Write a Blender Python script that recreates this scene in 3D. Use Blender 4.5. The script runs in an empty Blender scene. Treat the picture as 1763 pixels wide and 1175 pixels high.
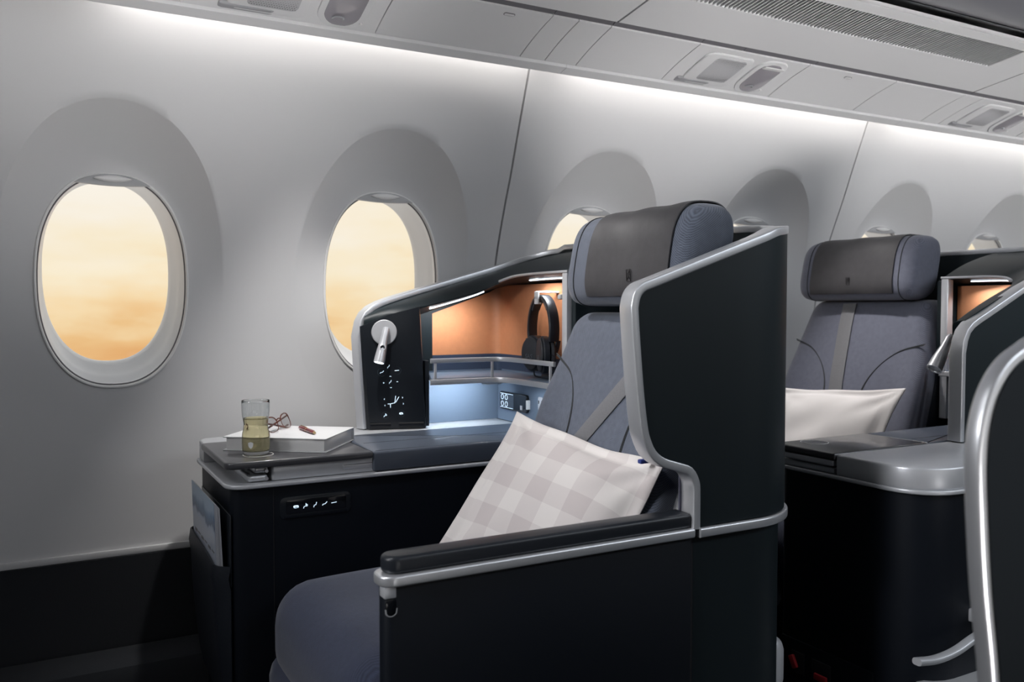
import bpy, bmesh, math, random
from mathutils import Vector, Matrix
random.seed(4)
SC = bpy.context.scene
COL = SC.collection
PI = math.pi

# ------------------------------------------------------------------ camera
HEAD = math.atan2(820, 1484)
PITCH = math.atan(57.5 / 1484)
cam_d = bpy.data.cameras.new('camera')
cam_d.sensor_width = 36.0
cam_d.lens = 1484.0 / 1763.0 * 36.0
cam_d.clip_start = 0.02
cam = bpy.data.objects.new('camera', cam_d)
COL.objects.link(cam)
cam.location = (0, 0, 1.0)
cam.rotation_euler = (PI / 2 - PITCH, 0, -HEAD)
cam_d.dof.use_dof = True
cam_d.dof.focus_distance = 1.65
cam_d.dof.aperture_fstop = 5.6
SC.camera = cam

# ------------------------------------------------------------------ colour management
vs = SC.view_settings
vs.view_transform = 'Standard'
vs.look = 'None'
vs.gamma = 1.0
vs.use_curve_mapping = False
vs.exposure = 0.0
SC.cycles.use_denoising = True
SC.cycles.max_bounces = 10
SC.cycles.transparent_max_bounces = 12
SC.cycles.caustics_reflective = False
SC.cycles.caustics_refractive = False
SC.cycles.sample_clamp_indirect = 6.0

# ------------------------------------------------------------------ sky beyond the windows
world = bpy.data.worlds.new('sunset_sky')
SC.world = world
world.use_nodes = True
wn = world.node_tree
wn.nodes.clear()
w_out = wn.nodes.new('ShaderNodeOutputWorld')
w_bg = wn.nodes.new('ShaderNodeBackground')
w_tc = wn.nodes.new('ShaderNodeTexCoord')
w_sep = wn.nodes.new('ShaderNodeSeparateXYZ')
w_map = wn.nodes.new('ShaderNodeMapping')
w_map.inputs['Scale'].default_value = (2.4, 2.4, 7.5)
w_map.inputs['Rotation'].default_value = (0.05, 0.12, 0)
w_no = wn.nodes.new('ShaderNodeTexNoise')
w_no.inputs['Scale'].default_value = 1.9
w_no.inputs['Detail'].default_value = 5
w_no.inputs['Roughness'].default_value = 0.55
w_mul = wn.nodes.new('ShaderNodeMath'); w_mul.operation = 'MULTIPLY_ADD'
w_mul.inputs[1].default_value = 0.30
w_mul.inputs[2].default_value = -0.155
w_add = wn.nodes.new('ShaderNodeMath'); w_add.operation = 'ADD'
w_mr = wn.nodes.new('ShaderNodeMapRange')
w_mr.inputs['From Min'].default_value = -0.40
w_mr.inputs['From Max'].default_value = 0.50
w_cr = wn.nodes.new('ShaderNodeValToRGB')
els = w_cr.color_ramp.elements
els[0].position = 0.0; els[0].color = (0.95, 0.90, 0.84, 1)
els[1].position = 1.0; els[1].color = (1.0, 0.98, 0.95, 1)
for pos_, col_ in ((.20, (.92, .84, .74)), (.345, (.78, .42, .17)), (.400, (.85, .54, .25)), (.442, (.92, .70, .41)), (.500, (.95, .83, .61)), (.59, (.96, .89, .77))):
    e = els.new(pos_); e.color = (*col_, 1)
wn.links.new(w_tc.outputs['Generated'], w_sep.inputs[0])
wn.links.new(w_tc.outputs['Generated'], w_map.inputs[0])
wn.links.new(w_map.outputs[0], w_no.inputs['Vector'])
wn.links.new(w_no.outputs['Fac'], w_mul.inputs[0])
wn.links.new(w_mul.outputs[0], w_add.inputs[0])
wn.links.new(w_sep.outputs['Z'], w_add.inputs[1])
wn.links.new(w_add.outputs[0], w_mr.inputs['Value'])
wn.links.new(w_mr.outputs[0], w_cr.inputs[0])
wn.links.new(w_cr.outputs[0], w_bg.inputs['Color'])
wn.links.new(w_bg.outputs[0], w_out.inputs[0])
w_bg.inputs['Strength'].default_value = 1.0

# ------------------------------------------------------------------ lights of the cabin, with some added fill
def area(name, loc, size, target, power, col=(1, 1, 1), spread=PI, parent=None):
    l = bpy.data.lights.new(name, 'AREA')
    l.shape = 'RECTANGLE'; l.size = size[0]; l.size_y = size[1]
    l.energy = power; l.color = col; l.spread = spread
    o = bpy.data.objects.new(name, l); COL.objects.link(o)
    o.location = loc
    z = (Vector(loc) - Vector(target)).normalized()
    x = Vector((1, 0, 0)); y = z.cross(x).normalized(); x = y.cross(z)
    o.rotation_euler = Matrix((x, y, z)).transposed().to_euler()
    return o

def spot(name, loc, target, power, ang=40, blend=.6, rad=.02, col=(1, 1, 1)):
    l = bpy.data.lights.new(name, 'SPOT')
    l.energy = power; l.spot_size = math.radians(ang); l.spot_blend = blend
    l.shadow_soft_size = rad; l.color = col
    o = bpy.data.objects.new(name, l); COL.objects.link(o)
    o.location = loc
    o.rotation_euler = (Vector(loc) - Vector(target)).to_track_quat('Z', 'Y').to_euler()
    return o

# the light strips hidden above the cove rail, one per sidewall panel
for xa, xb, pw in ((-1.35, -.12, .05), (.14, 1.12, .70), (1.20, 2.40, .90), (2.46, 3.66, 1.0), (3.72, 4.92, .8)):
    xm = (xa + xb) / 2
    area('cove_light', (xm, 1.846, 1.626), (xb - xa, .02), (xm, 1.905, 1.56), pw, (1, .97, .93))
# dimmed cabin ceiling wash over the centre seats, then two added key lights
area('cabin_fill_light', (2.3, -.7, 2.24), (3.6, .7), (2.0, .5, .6), 46.0, (.86, .93, 1))
area('cabin_fill_light', (-.55, .85, 2.2), (.5, .3), (.85, 1.35, .85), 2.0, (.97, .98, 1), math.radians(70))  # added key light on the pillow and headrest
area('cabin_fill_light', (-2.2, 1.0, 1.95), (.6, .9), (1.6, 1.25, .85), 6.0, (.96, .97, 1), math.radians(44))  # added forward key light for faces turned to the front
# added fill at the plain far wall, in place of daylight from windows
area('far_side_fill_light', (1.6, -2.9, 1.15), (5.0, .4), (1.6, 1.5, 1.5), 10.0, (1, .97, .93))
# added uplight at floor level, thrown up to brighten the bins
area('bin_uplight', (1.9, -1.0, .03), (4.5, .5), (1.9, 1.60, 1.66), 19.0, (1, .98, .97), math.radians(36))
# reading spots in the overhead service panels
spot('reading_spot', (.58, 1.74, 1.612), (.97, 1.42, 1.0), 16, 42, .9, .02, (1, .97, .95))
spot('reading_spot', (1.76, 1.74, 1.612), (1.90, 1.60, .85), 28, 60, .9, .02, (1, .97, .95))
spot('reading_spot', (.56, 1.74, 1.612), (.60, 1.96, .72), 36.0, 60, 1.0, .02, (1, .98, .96))

# ------------------------------------------------------------------ materials
def mat(name, col, rough=.5, metal=0.0, noise=None, bump=None, emit=None, estr=1.0, spec=.5, coat=0, sheen=0, trans=0, ior=1.45):
    m = bpy.data.materials.new(name); m.use_nodes = True
    nt = m.node_tree; b = nt.nodes['Principled BSDF']
    b.inputs['Base Color'].default_value = (*col, 1)
    b.inputs['Roughness'].default_value = rough
    b.inputs['Metallic'].default_value = metal
    b.inputs['Specular IOR Level'].default_value = spec
    b.inputs['Coat Weight'].default_value = coat
    b.inputs['Sheen Weight'].default_value = sheen
    b.inputs['Transmission Weight'].default_value = trans
    b.inputs['IOR'].default_value = ior
    if emit:
        b.inputs['Emission Color'].default_value = (*emit, 1)
        b.inputs['Emission Strength'].default_value = estr
    tc = nt.nodes.new('ShaderNodeTexCoord')
    if noise:                                            # (scale, amount): slight uneven tone of the material itself
        n = nt.nodes.new('ShaderNodeTexNoise'); n.inputs['Scale'].default_value = noise[0]
        n.inputs['Detail'].default_value = 4
        mx = nt.nodes.new('ShaderNodeMix'); mx.data_type = 'RGBA'
        a = noise[1]
        mx.inputs[6].default_value = (*[c * (1 - a) for c in col], 1)
        mx.inputs[7].default_value = (*[min(1, c * (1 + a)) for c in col], 1)
        nt.links.new(tc.outputs['Object'], n.inputs['Vector'])
        nt.links.new(n.outputs['Fac'], mx.inputs[0])
        nt.links.new(mx.outputs[2], b.inputs['Base Color'])
    if bump:                                             # (scale, strength, distance)
        n = nt.nodes.new('ShaderNodeTexNoise'); n.inputs['Scale'].default_value = bump[0]
        n.inputs['Detail'].default_value = 3
        bp = nt.nodes.new('ShaderNodeBump')
        bp.inputs['Strength'].default_value = bump[1]; bp.inputs['Distance'].default_value = bump[2]
        nt.links.new(tc.outputs['Object'], n.inputs['Vector'])
        nt.links.new(n.outputs['Fac'], bp.inputs['Height'])
        nt.links.new(bp.outputs[0], b.inputs['Normal'])
    return m

def weave(name, c0, c1, freq, rough=.85, sheen=.25):
    m = mat(name, c0, rough, sheen=sheen)
    nt = m.node_tree; b = nt.nodes['Principled BSDF']
    tc = nt.nodes.new('ShaderNodeTexCoord'); sp = nt.nodes.new('ShaderNodeSeparateXYZ')
    nt.links.new(tc.outputs['Object'], sp.inputs[0])
    def mth(op, a, bb=None):
        n = nt.nodes.new('ShaderNodeMath'); n.operation = op
        for i, v in enumerate((a, bb)):
            if v is None: continue
            if isinstance(v, (int, float)): n.inputs[i].default_value = v
            else: nt.links.new(v, n.inputs[i])
        return n.outputs[0]
    jn = nt.nodes.new('ShaderNodeTexNoise'); jn.inputs['Scale'].default_value = 70; jn.inputs['Detail'].default_value = 1
    nt.links.new(tc.outputs['Object'], jn.inputs['Vector'])
    u = mth('ADD', mth('ADD', sp.outputs['X'], sp.outputs['Y']), mth('MULTIPLY', jn.outputs['Fac'], .006))
    s1 = mth('SINE', mth('MULTIPLY', u, freq))
    s2 = mth('SINE', mth('MULTIPLY', mth('ADD', mth('ADD', sp.outputs['Z'], mth('MULTIPLY', sp.outputs['X'], .35)), mth('MULTIPLY', jn.outputs['Fac'], .006)), freq))
    h = mth('MULTIPLY_ADD', mth('MULTIPLY', s1, s2), .5); h.node.inputs[2].default_value = .5
    no = nt.nodes.new('ShaderNodeTexNoise'); no.inputs['Scale'].default_value = 90
    nt.links.new(tc.outputs['Object'], no.inputs['Vector'])
    hh = mth('ADD', mth('MULTIPLY', h, .75), mth('MULTIPLY', no.outputs['Fac'], .35))
    mx = nt.nodes.new('ShaderNodeMix'); mx.data_type = 'RGBA'
    mx.inputs[6].default_value = (*c0, 1); mx.inputs[7].default_value = (*c1, 1)
    nt.links.new(hh, mx.inputs[0]); nt.links.new(mx.outputs[2], b.inputs['Base Color'])
    bp = nt.nodes.new('ShaderNodeBump'); bp.inputs['Strength'].default_value = .22; bp.inputs['Distance'].default_value = .0007
    nt.links.new(h, bp.inputs['Height']); nt.links.new(bp.outputs[0], b.inputs['Normal'])
    return m

M_WALL = mat('sidewall_plastic', (.66, .655, .66), .55, bump=(900, .12, .0004))
M_WALL2 = mat('window_recess_plastic', (.66, .655, .66), .5)
M_LIP = mat('window_lip', (.85, .84, .83), .3)
M_REVEAL = mat('window_reveal', (.86, .87, .88), .4)
M_GREY = mat('seam_grey', (.42, .42, .43), .6)
M_DADO = mat('dado_carpet', (.016, .018, .022), .9, bump=(500, .4, .001))
M_FLOOR = mat('floor_carpet', (.03, .033, .04), .95, bump=(400, .5, .002), noise=(120, .3))
M_BIN = mat('bin_plastic', (.78, .78, .79), .38)
M_BINDARK = mat('bin_door_paint', (.20, .20, .22), .28)
M_STRIP = mat('rail_track_grey', (.16, .155, .17), .5)
M_SHADE = mat('shade_grey', (.45, .45, .46), .4)
M_SCOOPSHADE = mat('scoop_shade_grey', (.36, .36, .38), .5)  # darker bin plastic, the scoop's shading put into the colour
M_DARKHOLE = mat('recess_black', (.012, .012, .015), .8)
M_SHELL = mat('shell_navy', (.0085, .0145, .018), .46, spec=.35, noise=(14, .08), bump=(1500, .08, .0003))
M_BODY = mat('console_navy', (.0045, .0065, .011), .5, spec=.28, bump=(1500, .08, .0003))
M_SILVER = mat('satin_silver', (.72, .73, .76), .34, .70)
M_SILVER2 = mat('brushed_silver', (.60, .61, .64), .34, .35, noise=(40, .04))
M_COUNTER = mat('pale_counter', (.50, .51, .53), .38, .35)
M_TRAY = mat('tray_charcoal', (.060, .060, .066), .30, coat=.25)
M_LID = mat('lid_bluegrey', (.075, .088, .115), .30, coat=.2)
M_PAD = mat('armrest_leather', (.016, .019, .025), .36, bump=(700, .12, .0005))
M_INNER = mat('inner_wing_grey', (.10, .10, .14), .4)
M_PANEL = mat('control_panel_black', (.012, .015, .020), .33)
M_GLOSS = mat('gloss_black', (.008, .009, .012), .12)
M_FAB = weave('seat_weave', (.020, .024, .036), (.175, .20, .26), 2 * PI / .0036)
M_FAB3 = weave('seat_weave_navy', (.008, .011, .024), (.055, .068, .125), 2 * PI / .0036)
M_FAB2 = weave('seat_weave_fine', (.055, .060, .082), (.18, .19, .25), 2 * PI / .0030)
M_HEADCOVER = mat('headrest_leather', (.052, .050, .054), .55, noise=(60, .18), bump=(350, .25, .0006))
M_EMB = mat('emblem_emboss', (.022, .021, .024), .4)
M_STITCH = mat('seam_piping', (.035, .038, .042), .8)
M_BELT = mat('belt_webbing', (.17, .17, .18), .55, noise=(300, .15))
M_BUCKLE = mat('belt_tab_blue', (.03, .05, .22), .5)
M_ORANGE = mat('cognac_leather', (.50, .205, .095), .55, noise=(90, .10), bump=(500, .2, .0006))
M_NICHE = mat('niche_blue_grey', (.13, .17, .23), .45)
M_UPSTAND = mat('shelf_back_navy', (.035, .050, .085), .35)
M_LED = mat('led_strip', (1, 1, 1), .5, emit=(.80, .90, 1), estr=3.5)
M_ICON = mat('backlit_icon', (.8, .9, 1), .5, emit=(.66, .84, 1), estr=1.1)
M_ICOND = mat('icon_ring', (.05, .07, .09), .4)
M_WHITEPL = mat('white_plastic', (.78, .78, .78), .3)
M_SOCKET = mat('socket_grey', (.42, .43, .46), .4)
M_HP = mat('headphone_black', (.018, .022, .03), .38)
M_HPPAD = mat('headphone_pad', (.03, .034, .042), .6, bump=(400, .2, .0005))
M_HPTXT = mat('headphone_lettering', (.16, .18, .21), .3, .5)
M_SCREEN = mat('handset_screen', (.01, .012, .018), .08, emit=(.35, .5, .7), estr=.10)
M_BOOKC = mat('book_cover_white', (.66, .66, .67), .45)
M_PAGES = mat('book_pages', (.70, .69, .68), .8, bump=(300, .1, .0004))
M_PEN = mat('pen_oxblood', (.20, .018, .022), .22, coat=.5)
M_GOLD = mat('gold', (.80, .60, .30), .2, 1)
M_TORT = mat('tortoiseshell', (.12, .030, .016), .22, noise=(60, .6), coat=.3)
M_METAL = mat('spectacle_metal', (.10, .09, .09), .25, .8)
M_RED = mat('red_webbing', (.55, .03, .04), .6)
M_ORTAG = mat('orange_tag', (.50, .06, .02), .6)
M_POCKET = mat('pocket_leather', (.012, .015, .022), .5, bump=(260, .35, .0015))
M_LENS = mat('lamp_lens', (.33, .31, .34), .12, coat=.4)
M_SPK = mat('speaker_grille', (.55, .55, .57), .5)
M_MAGPAGE = mat('magazine_pages', (.55, .56, .60), .6)

def glassmat(name, col, rough=0.0, ior=1.45):
    m = bpy.data.materials.new(name); m.use_nodes = True
    nt = m.node_tree; nt.nodes.clear()
    o = nt.nodes.new('ShaderNodeOutputMaterial'); g = nt.nodes.new('ShaderNodeBsdfGlass')
    g.inputs['Color'].default_value = (*col, 1); g.inputs['Roughness'].default_value = rough; g.inputs['IOR'].default_value = ior
    nt.links.new(g.outputs[0], o.inputs[0]); return m
M_GLASS = glassmat('clear_glass', (.97, .98, .98))
M_WINE = glassmat('pale_gold_drink', (.98, .92, .72), 0, 1.33)

def thinglass(name, a, tint=(1, 1, 1)):
    m = bpy.data.materials.new(name); m.use_nodes = True
    nt = m.node_tree; nt.nodes.clear()
    o = nt.nodes.new('ShaderNodeOutputMaterial'); t = nt.nodes.new('ShaderNodeBsdfTransparent')
    g = nt.nodes.new('ShaderNodeBsdfGlossy'); g.inputs['Roughness'].default_value = .03
    t.inputs['Color'].default_value = (*tint, 1)
    mx = nt.nodes.new('ShaderNodeMixShader'); mx.inputs[0].default_value = a
    nt.links.new(t.outputs[0], mx.inputs[1]); nt.links.new(g.outputs[0], mx.inputs[2]); nt.links.new(mx.outputs[0], o.inputs[0])
    return m
M_PANE = thinglass('window_pane', .006)
M_SPEC = thinglass('spectacle_lens', .10)
M_LAMPC = thinglass('clear_lamp_cover', .10, (.80, .78, .82))

def gingham():
    m = mat('checked_cotton', (.7, .66, .66), .9, sheen=.2)
    nt = m.node_tree; b = nt.nodes['Principled BSDF']
    uv = nt.nodes.new('ShaderNodeUVMap'); sp = nt.nodes.new('ShaderNodeSeparateXYZ')
    nt.links.new(uv.outputs[0], sp.inputs[0])
    def mth(op, *a):
        n = nt.nodes.new('ShaderNodeMath'); n.operation = op
        for i, v in enumerate(a):
            if isinstance(v, (int, float)): n.inputs[i].default_value = v
            else: nt.links.new(v, n.inputs[i])
        return n.outputs[0]
    fu = mth('GREATER_THAN', mth('FRACT', mth('MULTIPLY', sp.outputs['X'], 3.7)), .5)
    fv = mth('GREATER_THAN', mth('FRACT', mth('ADD', mth('MULTIPLY', sp.outputs['Y'], 3.7), .2)), .5)
    s = mth('MULTIPLY', mth('ADD', fu, fv), .5)
    no = nt.nodes.new('ShaderNodeTexNoise'); no.inputs['Scale'].default_value = 9
    nt.links.new(uv.outputs[0], no.inputs['Vector'])
    r = nt.nodes.new('ShaderNodeValToRGB'); r.color_ramp.elements[0].color = (.80, .755, .73, 1); r.color_ramp.elements[1].color = (.635, .575, .565, 1)
    nt.links.new(s, r.inputs[0]); nt.links.new(r.outputs[0], b.inputs['Base Color'])
    n2 = nt.nodes.new('ShaderNodeTexNoise'); n2.inputs['Scale'].default_value = 500
    nt.links.new(uv.outputs[0], n2.inputs['Vector'])
    bp = nt.nodes.new('ShaderNodeBump'); bp.inputs['Strength'].default_value = .15; bp.inputs['Distance'].default_value = .0006
    nt.links.new(n2.outputs['Fac'], bp.inputs['Height']); nt.links.new(bp.outputs[0], b.inputs['Normal'])
    return m
M_PILLOW = gingham()
M_PILLOWW = mat('white_cotton', (.72, .69, .68), .9, noise=(14, .06), sheen=.2)

def magcover():
    m = mat('magazine_cover', (.4, .5, .6), .3)
    nt = m.node_tree; b = nt.nodes['Principled BSDF']
    tc = nt.nodes.new('ShaderNodeTexCoord'); sp = nt.nodes.new('ShaderNodeSeparateXYZ')
    nt.links.new(tc.outputs['Generated'], sp.inputs[0])
    no = nt.nodes.new('ShaderNodeTexNoise'); no.inputs['Scale'].default_value = 5
    nt.links.new(tc.outputs['Generated'], no.inputs['Vector'])
    ad = nt.nodes.new('ShaderNodeMath'); ad.operation = 'MULTIPLY_ADD'; ad.inputs[1].default_value = .16
    nt.links.new(no.outputs['Fac'], ad.inputs[0]); nt.links.new(sp.outputs['Z'], ad.inputs[2])
    r = nt.nodes.new('ShaderNodeValToRGB')
    E_ = r.color_ramp.elements; E_[0].color = (.42, .46, .54, 1); E_[0].position = .80; E_[1].color = (.30, .42, .55, 1); E_[1].position = 1.0
    q = E_.new(.86); q.color = (.36, .43, .54, 1); q = E_.new(.885); q.color = (.03, .08, .18, 1); q = E_.new(.95); q.color = (.07, .17, .32, 1)
    nt.links.new(ad.outputs[0], r.inputs[0]); nt.links.new(r.outputs[0], b.inputs['Base Color'])
    return m
M_MAG = magcover()

# ------------------------------------------------------------------ building helpers
class Xf:                                              # places a whole suite: plain, or mirrored across the cabin and moved aft
    def __init__(s, dx=0.0, mirror=None): s.dx = dx; s.c = mirror
    def __call__(s, p):
        x, y, z = p
        if s.c is not None: y = s.c - y
        return Vector((x + s.dx, y, z))
    @property
    def flip(s): return s.c is not None
ID = Xf()
CUR = [ID]

def tagit(o, label=None, cat=None, group=None, kind=None):
    if label: o['label'] = label
    if cat: o['category'] = cat
    if group: o['group'] = group
    if kind: o['kind'] = kind
    return o

def empty(name, loc, label=None, cat=None, group=None, kind=None):
    o = bpy.data.objects.new(name, None); COL.objects.link(o)
    o.empty_display_size = .05
    o.location = CUR[0](loc)
    return tagit(o, label, cat, group, kind)

def wloc(o):
    v = Vector((0, 0, 0))
    while o is not None: v += o.location; o = o.parent
    return v

class B:
    """collects shapes into one mesh"""
    def __init__(s): s.bm = bmesh.new(); s.uv = False
    def _merge(s, t):
        me = bpy.data.meshes.new('tmp'); t.to_mesh(me); t.free(); s.bm.from_mesh(me); bpy.data.meshes.remove(me); return s
    def raw(s, verts, faces):
        t = bmesh.new(); vv = [t.verts.new(v) for v in verts]
        for f in faces:
            try: t.faces.new([vv[i] for i in f])
            except ValueError: pass
        return s._merge(t)
    def box(s, lo, hi, r=.002, seg=2, mtx=None):
        t = bmesh.new(); bmesh.ops.create_cube(t, size=1)
        c = [(a + b) / 2 for a, b in zip(lo, hi)]; d = [b - a for a, b in zip(lo, hi)]
        for v in t.verts: v.co = Vector((c[0] + v.co.x * d[0], c[1] + v.co.y * d[1], c[2] + v.co.z * d[2]))
        if r > 0: bmesh.ops.bevel(t, geom=t.edges[:], offset=min(r, min(d) * .49), segments=seg, profile=.5, affect='EDGES')
        if mtx: bmesh.ops.transform(t, matrix=mtx, verts=t.verts)
        return s._merge(t)
    def prism(s, pts, fn, h0, h1, r=0, seg=2):
        """closed outline pts (2-D), fn(a,b,h)->xyz, extruded from h0 to h1, edge rounding r on both rims"""
        n = len(pts); rings = []
        def inset(d):
            out = []
            for i in range(n):
                p0, p1, p2 = Vector(pts[i - 1]), Vector(pts[i]), Vector(pts[(i + 1) % n])
                e1 = (p1 - p0); e2 = (p2 - p1)
                if e1.length < 1e-7 or e2.length < 1e-7: out.append(p1); continue
                e1.normalize(); e2.normalize()
                nn = Vector((-e1.y - e2.y, e1.x + e2.x))
                if nn.length < 1e-6: out.append(p1); continue
                nn.normalize(); k = max(.45, nn.dot(Vector((-e1.y, e1.x))))
                out.append(p1 + nn * (d / k))
            return out
        ar = sum(pts[i][0] * pts[(i + 1) % n][1] - pts[(i + 1) % n][0] * pts[i][1] for i in range(n))
        sg = 1 if ar > 0 else -1
        dirn = 1 if h1 > h0 else -1
        if r > 0:
            for k in range(seg + 1):
                a = PI / 2 * k / seg
                rings.append((inset(sg * r * (1 - math.sin(a))), h0 + dirn * r * (1 - math.cos(a))))
            for k in range(seg + 1):
                a = PI / 2 * k / seg
                rings.append((inset(sg * r * (1 - math.cos(a))), h1 - dirn * r * (1 - math.sin(a))))
        else:
            rings = [([Vector(p) for p in pts], h0), ([Vector(p) for p in pts], h1)]
        V = []; F = []
        for ring, h in rings: V += [fn(p[0], p[1], h) for p in ring]
        for k in range(len(rings) - 1):
            for i in range(n):
                j = (i + 1) % n; F.append((k * n + i, k * n + j, (k + 1) * n + j, (k + 1) * n + i))
        F.append(tuple(range(n))[::-1]); F.append(tuple(range((len(rings) - 1) * n, len(rings) * n)))
        return s.raw(V, F)
    def sweep(s, path, prof, normals, closed=False, caps=True):
        """prof (a along normal, b along tangent x normal), one normal per path point"""
        n = len(path); m = len(prof); V = []; F = []
        P = [Vector(p) for p in path]
        for i in range(n):
            if closed: t = P[(i + 1) % n] - P[i - 1]
            else: t = P[min(i + 1, n - 1)] - P[max(i - 1, 0)]
            t.normalize(); nn = Vector(normals[i] if isinstance(normals, list) else normals)
            nn = (nn - t * nn.dot(t)).normalized(); bb = t.cross(nn)
            for a, b in prof: V.append(P[i] + nn * a + bb * b)
        for i in range(n if closed else n - 1):
            for k in range(m):
                j = (i + 1) % n; l = (k + 1) % m
                F.append((i * m + k, i * m + l, j * m + l, j * m + k))
        if caps and not closed:
            F.append(tuple(range(m))[::-1]); F.append(tuple((n - 1) * m + k for k in range(m)))
        return s.raw(V, F)
    def tube(s, path, r, k=10, closed=False):
        P = [Vector(p) for p in path]; n = len(P)
        rr = r if isinstance(r, (list, tuple)) else [r] * n
        t = (P[1] - P[0]).normalized()
        nn = t.orthogonal().normalized(); V = []; F = []
        for i in range(n):
            if closed: t2 = (P[(i + 1) % n] - P[i - 1]).normalized()
            else: t2 = (P[min(i + 1, n - 1)] - P[max(i - 1, 0)]).normalized()
            nn = (nn - t2 * nn.dot(t2)).normalized(); bb = t2.cross(nn)
            for a in range(k):
                an = 2 * PI * a / k; V.append(P[i] + (nn * math.cos(an) + bb * math.sin(an)) * rr[i])
        for i in range(n if closed else n - 1):
            j = (i + 1) % n
            for a in range(k):
                b = (a + 1) % k; F.append((i * k + a, i * k + b, j * k + b, j * k + a))
        if not closed:
            F.append(tuple(range(k))[::-1]); F.append(tuple((n - 1) * k + a for a in range(k)))
        return s.raw(V, F)
    def lathe(s, prof, org, axis=(0, 0, 1), k=40):
        """prof list of (radius, height) along axis"""
        ax = Vector(axis).normalized(); u = ax.orthogonal().normalized(); w = ax.cross(u); o = Vector(org); V = []; F = []
        for r, h in prof:
            for a in range(k):
                an = 2 * PI * a / k; V.append(o + ax * h + (u * math.cos(an) + w * math.sin(an)) * r)
        for i in range(len(prof) - 1):
            for a in range(k):
                b = (a + 1) % k; F.append((i * k + a, i * k + b, (i + 1) * k + b, (i + 1) * k + a))
        if prof[0][0] > 1e-6: F.append(tuple(range(k))[::-1])
        if prof[-1][0] > 1e-6: F.append(tuple((len(prof) - 1) * k + a for a in range(k)))
        s.raw(V, F)
        bmesh.ops.remove_doubles(s.bm, verts=s.bm.verts[:], dist=1e-6)
        return s
    def cushion(s, lo, hi, r, n=14, fn=None):
        """rounded box with a dense skin, then shaped by fn(x,y,z)->(x,y,z)"""
        t = bmesh.new(); bmesh.ops.create_cube(t, size=2)
        bmesh.ops.subdivide_edges(t, edges=t.edges[:], cuts=n, use_grid_fill=True)
        c = Vector([(a + b) / 2 for a, b in zip(lo, hi)]); h = Vector([(b - a) / 2 for a, b in zip(lo, hi)])
        for v in t.verts:
            q = v.co.copy()
            for i in range(3):                         # pack rows near the rounded edges
                q[i] = math.sin(q[i] * PI / 2) * .5 + q[i] * .5
            p = Vector([q[i] * h[i] for i in range(3)])
            core = Vector([max(-(h[i] - r), min(h[i] - r, p[i])) for i in range(3)])
            d = p - core
            if d.length > 1e-9: p = core + d.normalized() * r
            v.co = c + p
            if fn: v.co = Vector(fn(*v.co))
        return s._merge(t)
    def grid(s, rows):
        """rows of points -> open sheet"""
        m = len(rows[0]); V = [p for r_ in rows for p in r_]; F = []
        for i in range(len(rows) - 1):
            for j in range(m - 1): F.append((i * m + j, i * m + j + 1, (i + 1) * m + j + 1, (i + 1) * m + j))
        return s.raw(V, F)
    def thicken(s, t):
        bmesh.ops.recalc_face_normals(s.bm, faces=s.bm.faces[:])
        bmesh.ops.solidify(s.bm, geom=s.bm.faces[:], thickness=t); return s
    def done(s, name, m, parent=None, smooth=35, recalc=True, **tags):
        bm = s.bm; T = CUR[0]
        for v in bm.verts: v.co = T(v.co)
        if recalc: bmesh.ops.recalc_face_normals(bm, faces=bm.faces[:])
        elif T.flip: bmesh.ops.reverse_faces(bm, faces=bm.faces[:])
        off = wloc(parent) if parent else Vector((0, 0, 0))
        org = Vector((0, 0, 0))
        if not parent and len(bm.verts):               # origin at the base of a single-mesh thing
            xs = [v.co for v in bm.verts]
            org = Vector((sum(v.x for v in xs) / len(xs), sum(v.y for v in xs) / len(xs), min(v.z for v in xs)))
        for v in bm.verts: v.co -= off + org
        me = bpy.data.meshes.new(name); bm.to_mesh(me); bm.free()
        me.materials.append(m)
        for p in me.polygons: p.use_smooth = smooth > 0
        if smooth: me.set_sharp_from_angle(angle=math.radians(smooth))
        o = bpy.data.objects.new(name, me); COL.objects.link(o)
        if parent: o.parent = parent
        o.location = org
        return tagit(o, **tags)

def rrect(x0, x1, y0, y1, r, k=6):
    """rounded rectangle outline; r one radius or four: (x0y0, x1y0, x1y1, x0y1)"""
    rs = r if isinstance(r, (list, tuple)) else [r] * 4
    out = []
    for (cx, cy, a0), rr in zip(((x0, y0, PI), (x1, y0, 1.5 * PI), (x1, y1, 0), (x0, y1, .5 * PI)), rs):
        sx = 1 if cx == x0 else -1; sy = 1 if cy == y0 else -1
        ox = cx + sx * rr; oy = cy + sy * rr
        if rr <= 0: out.append((cx, cy)); continue
        for i in range(k + 1):
            a = a0 + PI / 2 * i / k; out.append((ox + rr * math.cos(a), oy + rr * math.sin(a)))
    return out
XY = lambda a, b, h: (a, b, h)
XZ = lambda a, b, h: (a, h, b)
YZ = lambda a, b, h: (h, a, b)
def rprof(a, b, r, k=3):                               # rounded rectangle profile centred on 0
    return rrect(-a / 2, a / 2, -b / 2, b / 2, r, k)

def smooth_path(pts, n=8):
    """Catmull-Rom through pts"""
    P = [Vector(p) for p in pts]; P = [P[0] * 2 - P[1]] + P + [P[-1] * 2 - P[-2]]; out = []
    for i in range(1, len(P) - 2):
        for k in range(n):
            t = k / n; a, b, c, d = P[i - 1:i + 3]
            out.append(.5 * ((2 * b) + (c - a) * t + (2 * a - 5 * b + 4 * c - d) * t * t + (3 * b - a - 3 * c + d) * t ** 3))
    out.append(P[-2]); return out

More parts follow.
